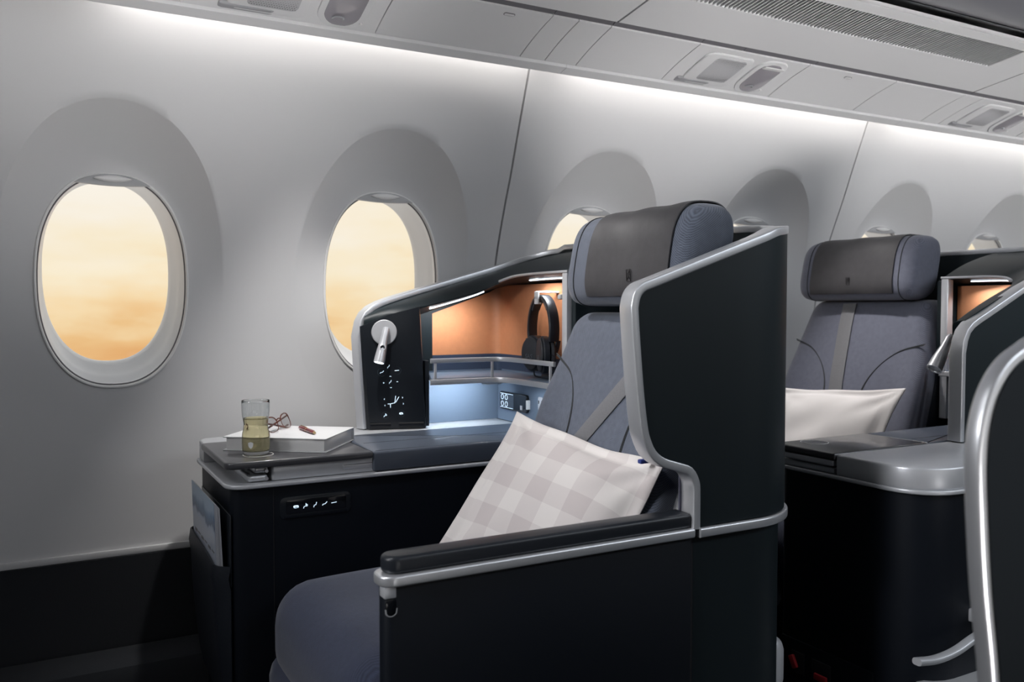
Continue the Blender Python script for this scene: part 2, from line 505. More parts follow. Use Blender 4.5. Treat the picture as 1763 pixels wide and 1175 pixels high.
def text(name, s_, size, org, ux, uz, m, parent, depth=.0004, **kw):
    """lettering: org = lower-left corner, ux reading direction, uz up"""
    cu = bpy.data.curves.new('t', 'FONT'); cu.body = s_; cu.size = size; cu.extrude = depth; cu.shear = kw.get('shear', 0)
    cu.resolution_u = 3
    o = bpy.data.objects.new('t', cu); COL.objects.link(o)
    dg = bpy.context.evaluated_depsgraph_get(); me = bpy.data.meshes.new_from_object(o.evaluated_get(dg))
    bpy.data.objects.remove(o)
    ux = Vector(ux).normalized(); uz = Vector(uz).normalized(); nn = ux.cross(uz)
    b = B(); b.raw([Vector(org) + ux * v.co.x + uz * v.co.y + nn * v.co.z for v in me.vertices], [tuple(p.vertices) for p in me.polygons])
    return b.done(name, m, parent, smooth=0)

# ================================================================== THE SETTING
WPROF = [(.40, 2.128), (.55, 2.135), (.70, 2.138), (.85, 2.136), (1.0, 2.122), (1.13, 2.095), (1.25, 2.053), (1.353, 2.010), (1.48, 1.962), (1.61, 1.911), (1.74, 1.862)]
def W(z):                                              # inner face of the sidewall, metres from the cabin camera line
    if z <= WPROF[0][0]: return WPROF[0][1]
    for i in range(len(WPROF) - 1):
        if z <= WPROF[i + 1][0]:
            a = WPROF[max(i - 1, 0)]; b = WPROF[i]; c = WPROF[i + 1]; d = WPROF[min(i + 2, len(WPROF) - 1)]
            t = (z - b[0]) / (c[0] - b[0])
            m0 = (c[1] - a[1]) / (c[0] - a[0]) * (c[0] - b[0]); m1 = (d[1] - b[1]) / (d[0] - b[0]) * (c[0] - b[0])
            return (2 * t**3 - 3 * t**2 + 1) * b[1] + (t**3 - 2 * t**2 + t) * m0 + (-2 * t**3 + 3 * t**2) * c[1] + (t**3 - t**2) * m1
    return WPROF[-1][1]
def PL(z): return 2.136 - (z - .80) * .055              # plane that carries the window rings
X0, PITCHW = .155, .635
ZLO, ZHI, ZC = .435, 1.72, 1.058
RING_A, RING_B = .157, .2395
OV_A, OV_ZB, OV_ZT = .233, .385, .378
KA = 96
def sup(a, b, th, e=2.3):
    c, s_ = math.cos(th), math.sin(th)
    return (math.copysign(abs(c) ** (2 / e), c) * a, math.copysign(abs(s_) ** (2 / e), s_) * b)
ANG = [2 * PI * i / KA for i in range(KA)]

def window_cell(b, xc, gl, gr):
    """one wall bay with its scooped window surround; gl/gr: the bay ends at a panel joint"""
    xl, xr = -.3175 + (.003 if gl else 0), .3175 - (.003 if gr else 0)
    rings = []
    inn = [sup(RING_A, RING_B, t) for t in ANG]
    out = []
    for t in ANG:
        x, z = sup(OV_A, OV_ZT if math.sin(t) > 0 else OV_ZB, t, 2.15); out.append((x, z))
    zb, zt = ZLO - ZC, ZHI - ZC
    corners = [(xr, zt), (xl, zt), (xl, zb), (xr, zb)]
    rect = []
    for (x, z) in out:
        k = min([(xr / x) if x > 1e-6 else 9e9, (xl / x) if x < -1e-6 else 9e9, (zt / z) if z > 1e-6 else 9e9, (zb / z) if z < -1e-6 else 9e9])
        rect.append([x * k, z * k])
    for c in corners:
        i = min(range(KA), key=lambda q: (rect[q][0] - c[0]) ** 2 + (rect[q][1] - c[1]) ** 2); rect[i] = list(c)
    V = []; F = []
    T1 = [0, .08, .18, .3, .42, .55, .68, .8, .88, .94, .98, 1.0]
    for t in T1:
        for p, q in zip(inn, out):
            x = p[0] + (q[0] - p[0]) * t; z = ZC + p[1] + (q[1] - p[1]) * t
            g = t ** 1.35
            V.append((xc + x, PL(z) + (W(z) - PL(z)) * g, z))
    T2 = [.05, .12, .2, .3, .4, .5, .6, .7, .8, .9, 1.0]
    for t in T2:
        for p, q in zip(out, rect):
            x = p[0] + (q[0] - p[0]) * t; z = ZC + p[1] + (q[1] - p[1]) * t
            V.append((xc + x, W(z), z))
    n = len(T1) + len(T2)
    for r_ in range(n - 1):
        for i in range(KA):
            j = (i + 1) % KA; F.append((r_ * KA + i, r_ * KA + j, (r_ + 1) * KA + j, (r_ + 1) * KA + i))
    base = (n - 1) * KA                                # folded edge at a panel joint
    for i in range(KA):
        j = (i + 1) % KA
        for side, on in ((xl, gl), (xr, gr)):
            if on and abs(rect[i][0] - side) < 1e-6 and abs(rect[j][0] - side) < 1e-6:
                k = len(V)
                for q in (i, j):
                    v = V[base + q]; V.append((v[0] + (-.0015 if side < 0 else .0015) * -1 * -1, v[1] + .014, v[2]))
                F.append((base + i, base + j, k + 1, k))
    b.raw(V, F)

wall = B()
joint = {-1: (True, True)}
for n in range(6):
    window_cell(wall, X0 + PITCHW * n, n % 2 == 0, n % 2 == 1)
def plain(b, xa, xb):
    zs = [ZLO + (ZHI - ZLO) * i / 40 for i in range(41)]
    b.grid([[(xa, W(z), z) for z in zs], [(xb, W(z), z) for z in zs]])
plain(wall, -2.5, X0 - .3205)
plain(wall, X0 + PITCHW * 5.5 + .003, 6.2)
bmesh.ops.remove_doubles(wall.bm, verts=wall.bm.verts[:], dist=2e-5)
wall.done('wall_left', M_WALL, smooth=40, kind='structure')
for i, xs in enumerate((X0 - .3175, X0 + PITCHW * 1.5, X0 + PITCHW * 3.5, X0 + PITCHW * 5.5)):
    b = B(); zs = [ZLO + (ZHI - ZLO) * k / 30 for k in range(31)]
    b.grid([[(xs - .012, W(z) + .012, z) for z in zs], [(xs + .012, W(z) + .012, z) for z in zs]])
    b.done('trim_%d' % (i + 1), M_GREY, kind='structure')

for n in range(6):                                     # windows: lip, deep reveal, pane, shade at the top
    CUR[0] = Xf(X0 + PITCHW * n)
    w = empty('window_%d' % (n + 1), (0, 2.13, ZC - RING_B), kind='structure')
    path = []; nor = []
    for t in ANG:
        x, z = sup(RING_A - .002, RING_B - .002, t); path.append((x, PL(ZC + z) - .001, ZC + z)); nor.append((0, -1, 0))
    b = B(); b.sweep(path, rprof(.005, .0055, .002), nor, closed=True)
    b.done('window_rim', M_LIP, w)
    gk = [sup((RING_A - .002) * .974, (RING_B - .002) * .976, t) for t in ANG]
    b = B(); b.tube([(x, PL(ZC + z) + .007, ZC + z) for x, z in gk], .0016, 6, closed=True); b.done('window_gasket', M_STRIP, w)
    R = [(1.0, 0, .0), (.985, .0, .006), (.968, .0, .010), (.962, .0, .018), (.972, .0, .022), (.966, .1, .027), (.94, .3, .037), (.925, .45, .048), (.905, .62, .060), (.875, .9, .072), (.852, 1, .080), (.845, 1, .088)]
    V = []; F = []
    for (s_, sh, dy) in R:
        for t in ANG:
            x, z = sup(RING_A * s_, RING_B * (s_ + .012 * sh), t)
            V.append((x - .008 * sh, PL(ZC + z) * (1 - sh) + 2.122 * sh + dy if sh < 1 else 2.122 + dy, ZC + z + .024 * sh))
    for r_ in range(len(R) - 1):
        for i in range(KA):
            j = (i + 1) % KA; F.append((r_ * KA + i, r_ * KA + j, (r_ + 1) * KA + j, (r_ + 1) * KA + i))
    B().raw(V, F).done('window_reveal', M_REVEAL, w, smooth=50)
    ring = [sup(RING_A * .9, RING_B * .9, t) for t in ANG]
    b = B(); b.prism([(x - .008, ZC + .022 + z) for x, z in ring], XZ, 2.206, 2.212)
    b.done('window_pane', M_PANE, w, smooth=0)
    # shade: the crescent that shows at the top of the opening, with its finger lip
    top = [sup(RING_A * .985, RING_B * .985, t) for t in ANG if 0 < t < PI]
    top = [(x, ZC + z) for x, z in top if ZC + z > 1.267]
    low = [(top[-1][0] + (top[0][0] - top[-1][0]) * k / 12, top[-1][1] - .004 * math.sin(PI * k / 12)) for k in range(1, 12)]
    b = B(); b.prism(top + low, XZ, 2.099, 2.112, .002)
    sh = b.done('window_shade', M_SHADE, w)
    b = B(); b.cushion((-.040, 2.092, 1.276), (.040, 2.106, 1.292), .0075, 8, lambda x, y, z: (x, y, 1.284 + (z - 1.284) * max(.12, 1 - (x / .041) ** 2)))
    b.done('shade_handle', M_LIP, sh)
CUR[0] = ID

# dado below the sidewall, floor and the rest of the shell
b = B(); b.box((-2.5, 2.118, 0), (6.2, 2.16, .436), 0); b.done('baseboard_left', M_DADO, kind='structure')
b = B(); b.box((-2.5, 2.122, .436), (6.2, 2.131, .452), .003); b.done('trim_5', M_WALL, kind='structure')
b = B(); b.box((-2.5, 1.98, .10), (6.2, 2.118, .24), .03); b.done('trim_6', M_DADO, kind='structure')
b = B(); b.box((-2.5, -3.0, -.05), (6.2, 2.3, 0), 0); b.done('floor', M_FLOOR, kind='structure')
b = B(); b.box((-2.5, -3.0, 2.3), (6.2, 1.9, 2.34), 0); b.done('ceiling', M_BIN, kind='structure')
b = B(); b.box((-2.5, -3.04, 0), (6.2, -3.0, 2.3), 0); b.done('wall_right', M_WALL, kind='structure')
b = B(); b.box((-2.54, -3.0, 0), (-2.5, 2.3, 2.34), 0); b.done('wall_front', M_WALL, kind='structure')
b = B(); b.box((6.2, -3.0, 0), (6.24, 2.3, 2.34), 0); b.done('wall_back', M_WALL, kind='structure')
b = B(); b.grid([[(x, 1.87, 1.715), (x, 1.60, 1.80), (x, 1.3, 2.31)] for x in (-2.5, 6.2)]); b.done('trim_7', M_GREY, kind='structure')

# cove rail that hides the light strip: one length per sidewall panel
RX = [(-2.5, -.1025), (-.1015, 1.1655), (1.1665, 2.4335), (2.4345, 3.7015), (3.7025, 6.2)]
for i, (xa, xb) in enumerate(RX):
    b = B(); pf = [(1.862, 1.592), (1.834, 1.6005), (1.8335, 1.618), (1.829, 1.618), (1.829, 1.596), (1.861, 1.588), (1.866, 1.590), (1.866, 1.600), (1.862, 1.600)]
    b.prism(pf, YZ, xa, xb); b.done('trim_%d' % (8 + i), M_BIN, kind='structure')

# ------------------------------------------------------------------ overhead service panels
def psu_z(y):                                          # gently hollow underside between rail and rail track
    t = (1.828 - y) / (1.828 - 1.672); return 1.603 + .052 * t + .004 * math.sin(PI * t)
SEAMS = [-2.2, -.9, -.05, .26, .665, 1.03, 1.10, 1.19, 1.46, 1.845, 2.20, 2.52, 2.61, 3.04, 3.5, 4.4, 6.2]
PSUX = {(.26, .665): .58, (1.46, 1.845): 1.745, (2.61, 3.04): 2.90}
def surf_panel(xa, xb, th=.006):
    ys = [1.828 - (1.828 - 1.673) * i / 10 for i in range(11)]
    lo = [(y, psu_z(y)) for y in ys]; hi = [(y, psu_z(y) + th) for y in reversed(ys)]
    b = B(); b.prism(lo + hi, YZ, xa + .0012, xb - .0012); return b
for a, c in zip(SEAMS[:-1], SEAMS[1:]):
    if (a, c) in PSUX:
        x = PSUX[(a, c)]
        e_ = empty('service_panel', (x, 1.75, 1.603), {.58: 'overhead service panel with tinted light lens cut by the top edge of the picture', 1.745: 'grey overhead service panel with dotted speaker and long lens, above the foreground headrest', 2.90: 'overhead service panel with speaker at the far right end of the row'}[x], 'service panel', 'overhead service panels')
        surf_panel(a, c).done('panel_cover', M_BIN, e_)
        yc = 1.752
        def up(px, py, dz=0): return (px, py, psu_z(py) + dz)
        # speaker on a slightly raised pad, with a field of small holes
        out = rrect(x - .235, x - .075, 1.690, 1.815, .022)
        b = B(); b.prism(out, lambda p, q, h: (p, q, psu_z(q) + h), .002, -.006, .004); pad = b.done('speaker_surround', M_BIN, e_)
        out = rrect(x - .20, x - .095, 1.700, 1.795, .014)
        b = B(); b.prism(out, lambda p, q, h: (p, q, psu_z(q) + h), -.004, -.0075, .001); sp_ = b.done('speaker_grille', M_SPK, e_)
        b = B()
        nx, ny = 19, 17
        for i in range(nx):
            for j in range(ny):
                hx = x - .194 + .093 * i / (nx - 1) + (.0026 if j % 2 else 0); hy = 1.706 + .083 * j / (ny - 1)
                if hx > x - .100: continue
                zz = psu_z(hy) - .0083
                b.raw([(hx + .0016 * math.cos(k * PI / 3), hy + .0016 * math.sin(k * PI / 3), zz) for k in range(6)], [(0, 1, 2, 3, 4, 5)])
        b.done('speaker_hole', M_DARKHOLE, sp_, smooth=0, kind='stuff')
        # scooped recess next to the rail, its soft shade put in as grey
        b = B(); b.cushion((x - .25, 1.800, psu_z(1.81) - .006), (x - .14, 1.826, psu_z(1.81) + .004), .005, 8); b.done('air_gasper_recess', M_SCOOPSHADE, e_)
        # lens: rounded rim, clear cover, lamps inside
        out = rrect(x - .055, x + .050, 1.682, 1.822, .040)
        b = B(); b.prism(out, lambda p, q, h: (p, q, psu_z(q) + h), .002, -.005, .003); b.done('lens_rim', M_BIN, e_)
        out = rrect(x - .042, x + .036, 1.693, 1.812, .034)
        b = B(); b.prism(out, lambda p, q, h: (p, q, psu_z(q) + h), -.0035, -.0075, .002); ln = b.done('light_lens', M_LENS, e_)
        b = B(); b.lathe([(.0135, 0), (.0135, -.002), (.010, -.002), (.010, 0)], (x - .010, 1.790, psu_z(1.79) - .0075), k=24); b.done('lamp_ring', M_SOCKET, ln)
        b = B(); b.box((x - .038, 1.697, psu_z(1.71) - .0095), (x + .030, 1.712, psu_z(1.71) - .006), .001); b.done('reflector', M_WHITEPL, ln)
        b = B(); b.lathe([(.004, 0), (.004, -.003), (0, -.003)], (x + .043, 1.80, psu_z(1.80) - .0045), k=14); b.done('screw_cap', M_LIP, e_)
    else:
        lab = {-.05: 'plain curved overhead filler panel left of the tinted lens, above the first window', .665: 'plain overhead filler panel with small oval catch, above the second window', 1.03: 'narrowest overhead filler strip near the first joint of the rail', 1.10: 'narrow overhead filler panel just before the joint of the rail', 1.19: 'plain overhead filler panel left of the dotted speaker', 1.845: 'plain overhead filler panel with small oval catch, right of the long lens', 2.20: 'plain overhead filler panel below the right end of the long air grille', 2.52: 'narrow overhead filler panel next to the far speaker'}.get(a, 'plain overhead filler panel beyond the edges of the picture')
        e_ = empty('filler_panel', ((a + c) / 2, 1.75, 1.603), lab, 'ceiling panel', 'overhead filler panels')
        surf_panel(a, c).done('panel_cover', M_BIN, e_)
        if a in (.665, 1.845):
            cx = {.665: .93, 1.845: 2.02}[a]
            o1 = rrect(cx - .014, cx + .014, 1.690, 1.700, .0049)
            b = B(); b.prism(o1, lambda p, q, h: (p, q, psu_z(q) + h), 0, -.0012, .0004); b.done('catch', M_STRIP, e_)
            o1 = rrect(cx - .0125, cx + .0125, 1.6915, 1.6985, .0034)
            b = B(); b.prism(o1, lambda p, q, h: (p, q, psu_z(q) + h), 0, -.0016, .0004); b.done('catch', M_BIN, e_)

# grey rail track between the service panels and the bins
TJ = [-2.5, -.6, .1, .55, 1.03, 1.19, 1.46, 1.60, 1.86, 2.23, 2.54, 3.0, 3.6, 6.2]
for i, (a, c) in enumerate(zip(TJ[:-1], TJ[1:])):
    b = B(); b.prism([(1.671, 1.658), (1.656, 1.6635), (1.656, 1.672), (1.671, 1.667)], YZ, a + .001, c - .001, .0); b.done('trim_%d' % (13 + i), M_STRIP, kind='structure')

# ------------------------------------------------------------------ stowage bins with air grilles
def bin_z(y): return 1.662 + (1.655 - y) * .145
BX = [(-2.4, -1.36), (-1.35, -.075), (-.070, 1.192), (1.198, 2.532), (2.538, 3.80), (3.806, 6.1)]
for a, c in BX:
    lab = {-.070: 'overhead bin underside at top centre, left of the joint over the second window', 1.198: 'overhead stowage bin with the long slatted air grille in full view', 2.538: 'overhead stowage bin at the far right edge with the start of a second grille'}.get(a, 'overhead stowage bin beyond the edge of the picture')
    e_ = empty('stowage_bin', ((a + c) / 2, 1.3, 1.66), lab, 'stowage bin', 'overhead stowage bins')
    ga, gb = a + .09, c - .155                          # grille extent
    ya, yb = 1.405, 1.510
    if a in (-2.4, -1.35, -.070, 3.806): ga = gb = None
    b = B()
    def quad(xa, xb, y0, y1):
        b.prism([(y0, bin_z(y0)), (y1, bin_z(y1)), (y1, bin_z(y1) + .012), (y0, bin_z(y0) + .012)], YZ, xa, xb)
    if ga is None: quad(a, c, 1.655, 1.372)
    else:
        quad(a, c, 1.655, yb); quad(a, c, ya, 1.372); quad(a, ga, yb, ya); quad(gb, c, yb, ya)
    b.done('bin_underside', M_BIN, e_)
    b = B(); b.box((a, 1.372, 1.7035), (c, 1.386, 1.7085), .002); b.done('edge_lip', M_BIN, e_)
    if ga is not None:
        b = B(); b.box((ga - .01, ya - .01, 1.712), (gb + .01, yb + .01, 1.722), 0); gr = b.done('air_grille', M_DARKHOLE, e_)
        b = B(); x = ga + .004
        while x < gb - .002:                            # slats: a repeating pattern of the grille
            v = [(x, ya, bin_z(ya) + .0005), (x + .0028, ya, bin_z(ya) + .0005), (x + .0086, ya, 1.712), (x + .0058, ya, 1.712),
                 (x, yb, bin_z(yb) + .0005), (x + .0028, yb, bin_z(yb) + .0005), (x + .0086, yb, 1.712), (x + .0058, yb, 1.712)]
            b.raw(v, [(0, 1, 2, 3), (4, 5, 6, 7), (0, 1, 5, 4), (1, 2, 6, 5), (2, 3, 7, 6), (3, 0, 4, 7)]); x += .012
        b.done('grille_slats', M_BIN, gr, smooth=0)
    prof = [(1.368, 1.742), (1.352, 1.726), (1.325, 1.716), (1.29, 1.712), (1.25, 1.716), (1.205, 1.730), (1.16, 1.755), (1.115, 1.80), (1.08, 1.86), (1.055, 1.94), (1.04, 2.05), (1.04, 2.295)]
    pp = [tuple(v) for v in smooth_path([(y, z, 0) for y, z in prof], 4)]
    outl = [(p[0], p[1]) for p in pp] + [(1.10, 2.295), (1.36, 1.80)]
    b = B(); b.prism(outl, YZ, a, c); b.done('bin_door', M_BINDARK, e_, smooth=50)
    b = B(); b.box((a, 1.362, 1.735), (c, 1.374, 1.80), 0); b.done('bin_gap', M_DARKHOLE, e_)

# ================================================================== THE SUITES
def lerp_tab(tab, x):
    if x <= tab[0][0]: return tab[0][1]
    for (a, u), (b, v) in zip(tab[:-1], tab[1:]):
        if x <= b: return u + (v - u) * (x - a) / (b - a)
    return tab[-1][1]

def normals2d(P, flip=1):
    N = []
    for i in range(len(P)):
        a = P[max(i - 1, 0)]; b = P[min(i + 1, len(P) - 1)]
        t = Vector((b[0] - a[0], b[1] - a[1], 0)).normalized(); N.append(Vector((t.y, -t.x, 0)) * flip)
    return N

def wrap_solid(P, N, zb, zt, th, rows=5):
    """upright curved panel: outer skin through P, inner skin th behind"""
    b = B(); n = len(P); V = []; F = []; m = rows + 1
    for side in (0, 1):
        for i in range(n):
            for k in range(m):
                z = zb[i] + (zt[i] - zb[i]) * k / rows
                V.append((P[i][0] - N[i].x * th * side, P[i][1] - N[i].y * th * side, z))
    o = n * m
    for i in range(n - 1):
        for k in range(rows):
            a = i * m + k; F.append((a, a + m, a + m + 1, a + 1)); F.append((o + a, o + a + 1, o + a + m + 1, o + a + m))
        a = i * m; F.append((a, o + a, o + a + m, a + m)); a += rows; F.append((a, a + m, o + a + m, o + a))
    for i in (0, n - 1):
        for k in range(rows):
            a = i * m + k; F.append((a, a + 1, o + a + 1, o + a))
    return b.raw(V, F)

AIS = 1.05                                             # aisle face of the shell
LOWB = [(.792, .990), (.797, .93), (.803, .87), (.810, .82), (.816, .797), (.828, .775), (.848, .760), (.878, .752), (.902, .746), (.9152, .735), (.9164, .648)]
UPB = [(.792, .990), (.7925, 1.005), (.797, 1.020), (.808, 1.031), (.825, 1.037), (.846, 1.044), (1.0, 1.096), (1.095, 1.128), (1.16, 1.137), (1.20, 1.141)]

def arc(cx, cy, r, a0, a1, n): return [(cx + r * math.cos(a0 + (a1 - a0) * i / n), cy + r * math.sin(a0 + (a1 - a0) * i / n)) for i in range(n + 1)]

def shell(label, second=False):
    TH = .028
    t = empty('privacy_shell', (1.1, 1.5, 0), label, 'seat shell', 'curved seat shells')
    if not second:
        P = [(x, AIS) for x in (.792, .794, .798, .803, .810, .818, .83, .85, .88, .905, .9155, .9165, .95, 1.0, 1.045)]
        nA = len(P)
        P += arc(1.05, AIS + .15, .15, -PI / 2, 0, 14)[0:]
        P += [(1.213, 1.25), (1.228, 1.32), (1.240, 1.42), (1.248, 1.55), (1.25, 1.7), (1.25, 1.86)]
        P += arc(1.25 - .19, 1.875, .19, 0, PI / 2, 12)[1:]
        P += [(1.0, 2.064), (.95, 2.062), (.9, 2.059), (.85, 2.055), (.80, 2.048), (.765, 2.040), (.735, 2.033), (.712, 2.028), (.695, 2.024), (.684, 2.022), (.676, 2.020)]
    else:
        P = [(1.20, 1.22), (1.213, 1.26), (1.228, 1.33), (1.240, 1.42), (1.248, 1.55), (1.25, 1.7), (1.245, 1.80)]
        P += arc(1.245 - .11, 1.80, .11, 0, PI / 2 - .1, 10)[1:]
        P += [(1.05, 1.912), (.95, 1.905), (.86, 1.896), (.80, 1.890), (.74, 1.884), (.72, 1.882), (.700, 1.880), (.685, 1.879), (.677, 1.878), (.670, 1.878)]
    N = normals2d(P)
    zt = []; zb = []
    fr = .676 if not second else .670
    WT = [(0, .93), (.004, .955), (.012, .975), (.025, .992), (.05, 1.006), (.09, 1.019), (.243, 1.060), (.41, 1.106), (.55, 1.148), (.66, 1.158)]
    WT2 = [(0, .90), (.005, .925), (.015, .948), (.035, .966), (.06, .977), (.22, 1.056), (.40, 1.118), (.60, 1.158)]
    for i, (x, y) in enumerate(P):
        if y < 1.16 and not second:
            zt.append(lerp_tab(UPB, x)); zb.append(lerp_tab(LOWB, x) if x < .917 else .650)
        elif y > 1.86 and x < 1.24:
            zt.append(lerp_tab(WT2 if second else WT, x - fr)); zb.append(.704 if x < 1.10 else .65)
        else:
            zt.append(lerp_tab([(1.10, 1.139), (1.2, 1.147), (1.35, 1.156), (1.9, 1.158)], y)); zb.append(.65)
    # a wing that is far taller at its front column than its lower branch: keep both branches
    if not second: zt[0] = .993; zb[0] = .987
    sw = wrap_solid(P, N, zb, zt, TH)
    if not second:
        for v in sw.bm.verts:
            if v.co.y > 1.98 and v.co.x < .78 and v.co.z < .93: v.co.x += (.93 - v.co.z) * .055 * min(1, (.78 - v.co.x) / .08)
    sw.done('shell_panel', M_SHELL, t, smooth=40)
    # silver rim: up the front of the aisle wing, over the top, down the wall-side front
    path = []; nor = []
    off = TH / 2
    def add(x, y, z, n): path.append((x - n.x * off, y - n.y * off, z)); nor.append(n)
    if not second:
        n0 = Vector((0, -1, 0))
        front = [(.9165, .647), (.9165, .70), (.9145, .722), (.902, .741), (.878, .750), (.848, .760), (.828, .775), (.816, .797), (.810, .82), (.803, .87), (.797, .93), (.792, .990), (.7925, 1.005), (.797, 1.020), (.808, 1.031), (.825, 1.037)]
        for p in smooth_path([(x, z, 0) for x, z in front], 3): add(p.x, AIS, p.y, n0)
        st = next(i for i, p in enumerate(P) if p[0] > .84)
    else: st = 0
    for i in range(st, len(P)): add(P[i][0], P[i][1], zt[i], N[i])
    x, y = P[-1]
    for z in ((.88, .82, .76, .706) if not second else (.86, .80, .75, .706)):
        add(x + (.93 - z) * .055 if not second else x + .0, y, z, N[-1])
    b = B(); b.sweep(path, rprof(TH + .004, .0140, .0022), nor)
    b.done('rim_trim', M_SILVER, t, smooth=50)
    # lower body and the belt-line band
    if not second:
        k0 = next(i for i, p in enumerate(P) if p[0] > .92)
        k1 = next(i for i, p in enumerate(P) if p[1] > 1.80)
        Q = [(P[i][0] - N[i].x * .010, P[i][1] - N[i].y * .010) for i in range(k0, k1)]
        Q = [(.918, AIS + .010)] + Q
        NN = normals2d(Q)
        wrap_solid(Q, NN, [0.0] * len(Q), [.634] * len(Q), .03).done('base_panel', M_SHELL, t, smooth=40)
        path = [(P[i][0], P[i][1], .6405) for i in range(k0, k1)]; path = [(.921, AIS, .6405)] + path
        nn = normals2d(path)
        b = B(); b.sweep(path, rprof(.012, .0155, .003), nn); b.done('band_trim', M_SILVER, t, smooth=50)
        b = B(); b.cushion((1.075, 1.115, .29), (1.20, 1.24, .40), .03, 6); b.done('foot_cover', M_SILVER2, t)
    else:
        Q = P[:-4]; NN = N[:-4]
        wrap_solid(P[:8], N[:8], [0.0] * 8, [.66] * 8, .03).done('base_panel', M_SHELL, t, smooth=40)
    return t

# ---- glyphs: seat pictograms as polylines in a unit square
GL = {'upright': [[(-.5, -.8), (-.35, -.15), (.2, -.05), (.45, .8)]],
      'recline': [[(-.8, -.5), (-.45, -.1), (.1, -.1), (.8, .6)]],
      'bed': [[(-.9, -.05), (.85, .12)]],
      'dine': [[(-.7, -.8), (-.5, -.2), (.1, -.1), (.1, .8)], [(.1, .45), (.55, .35), (.55, -.1), (.1, -.1)]],
      'massage': [[(-.8, .15), (-.4, .35), (.4, .35), (.8, .15), (-.8, .15)], [(-.5, -.1), (-.35, -.45)], [(-.1, -.1), (0, -.5)], [(.3, -.1), (.5, -.4)], [(-.75, 0), (-.6, -.3)], [(.65, 0), (.8, -.3)]],
      'left': [[(.35, .7), (-.35, 0), (.35, -.7)]], 'right': [[(-.35, .7), (.35, 0), (-.35, -.7)]],
      'up': [[(-.8, -.2), (-.3, .25), (.3, .25), (.8, -.2)]], 'down': [[(-.8, .2), (-.3, -.25), (.3, -.25), (.8, .2)]],
      'plus': [[(-.7, 0), (.7, 0)], [(0, .7), (0, -.7)]], 'minus': [[(-.8, 0), (.8, 0)]],
      'bigseat': [[(-.95, -.35), (-.55, -.35), (.15, -.2), (.35, .9)], [(-.55, -.35), (-.55, -.95)], [(.3, -.1), (.85, .75)]]}
def glyph(name, kind, c, s_, ux, uz, parent, w=.0009, ring=0):
    ux = Vector(ux).normalized(); uz = Vector(uz); nn = ux.cross(uz).normalized(); b = B(); c = Vector(c) + nn * .0006
    for pl in GL[kind]:
        P = [c + ux * (x * s_) + uz * (z * s_) for x, z in pl]
        b.sweep(P, [(-.0003, -w / 2), (.0005, -w / 2), (.0005, w / 2), (-.0003, w / 2)], nn)
    g = b.done(name, M_ICON, parent, smooth=0)
    if ring:
        b = B(); b.tube([c - nn * .0004 + (ux * math.cos(a) + uz * math.sin(a)) * ring for a in [2 * PI * k / 28 for k in range(28)]], .00035, 5, closed=True)
        b.done('button_ring', M_ICOND, parent)
    return g

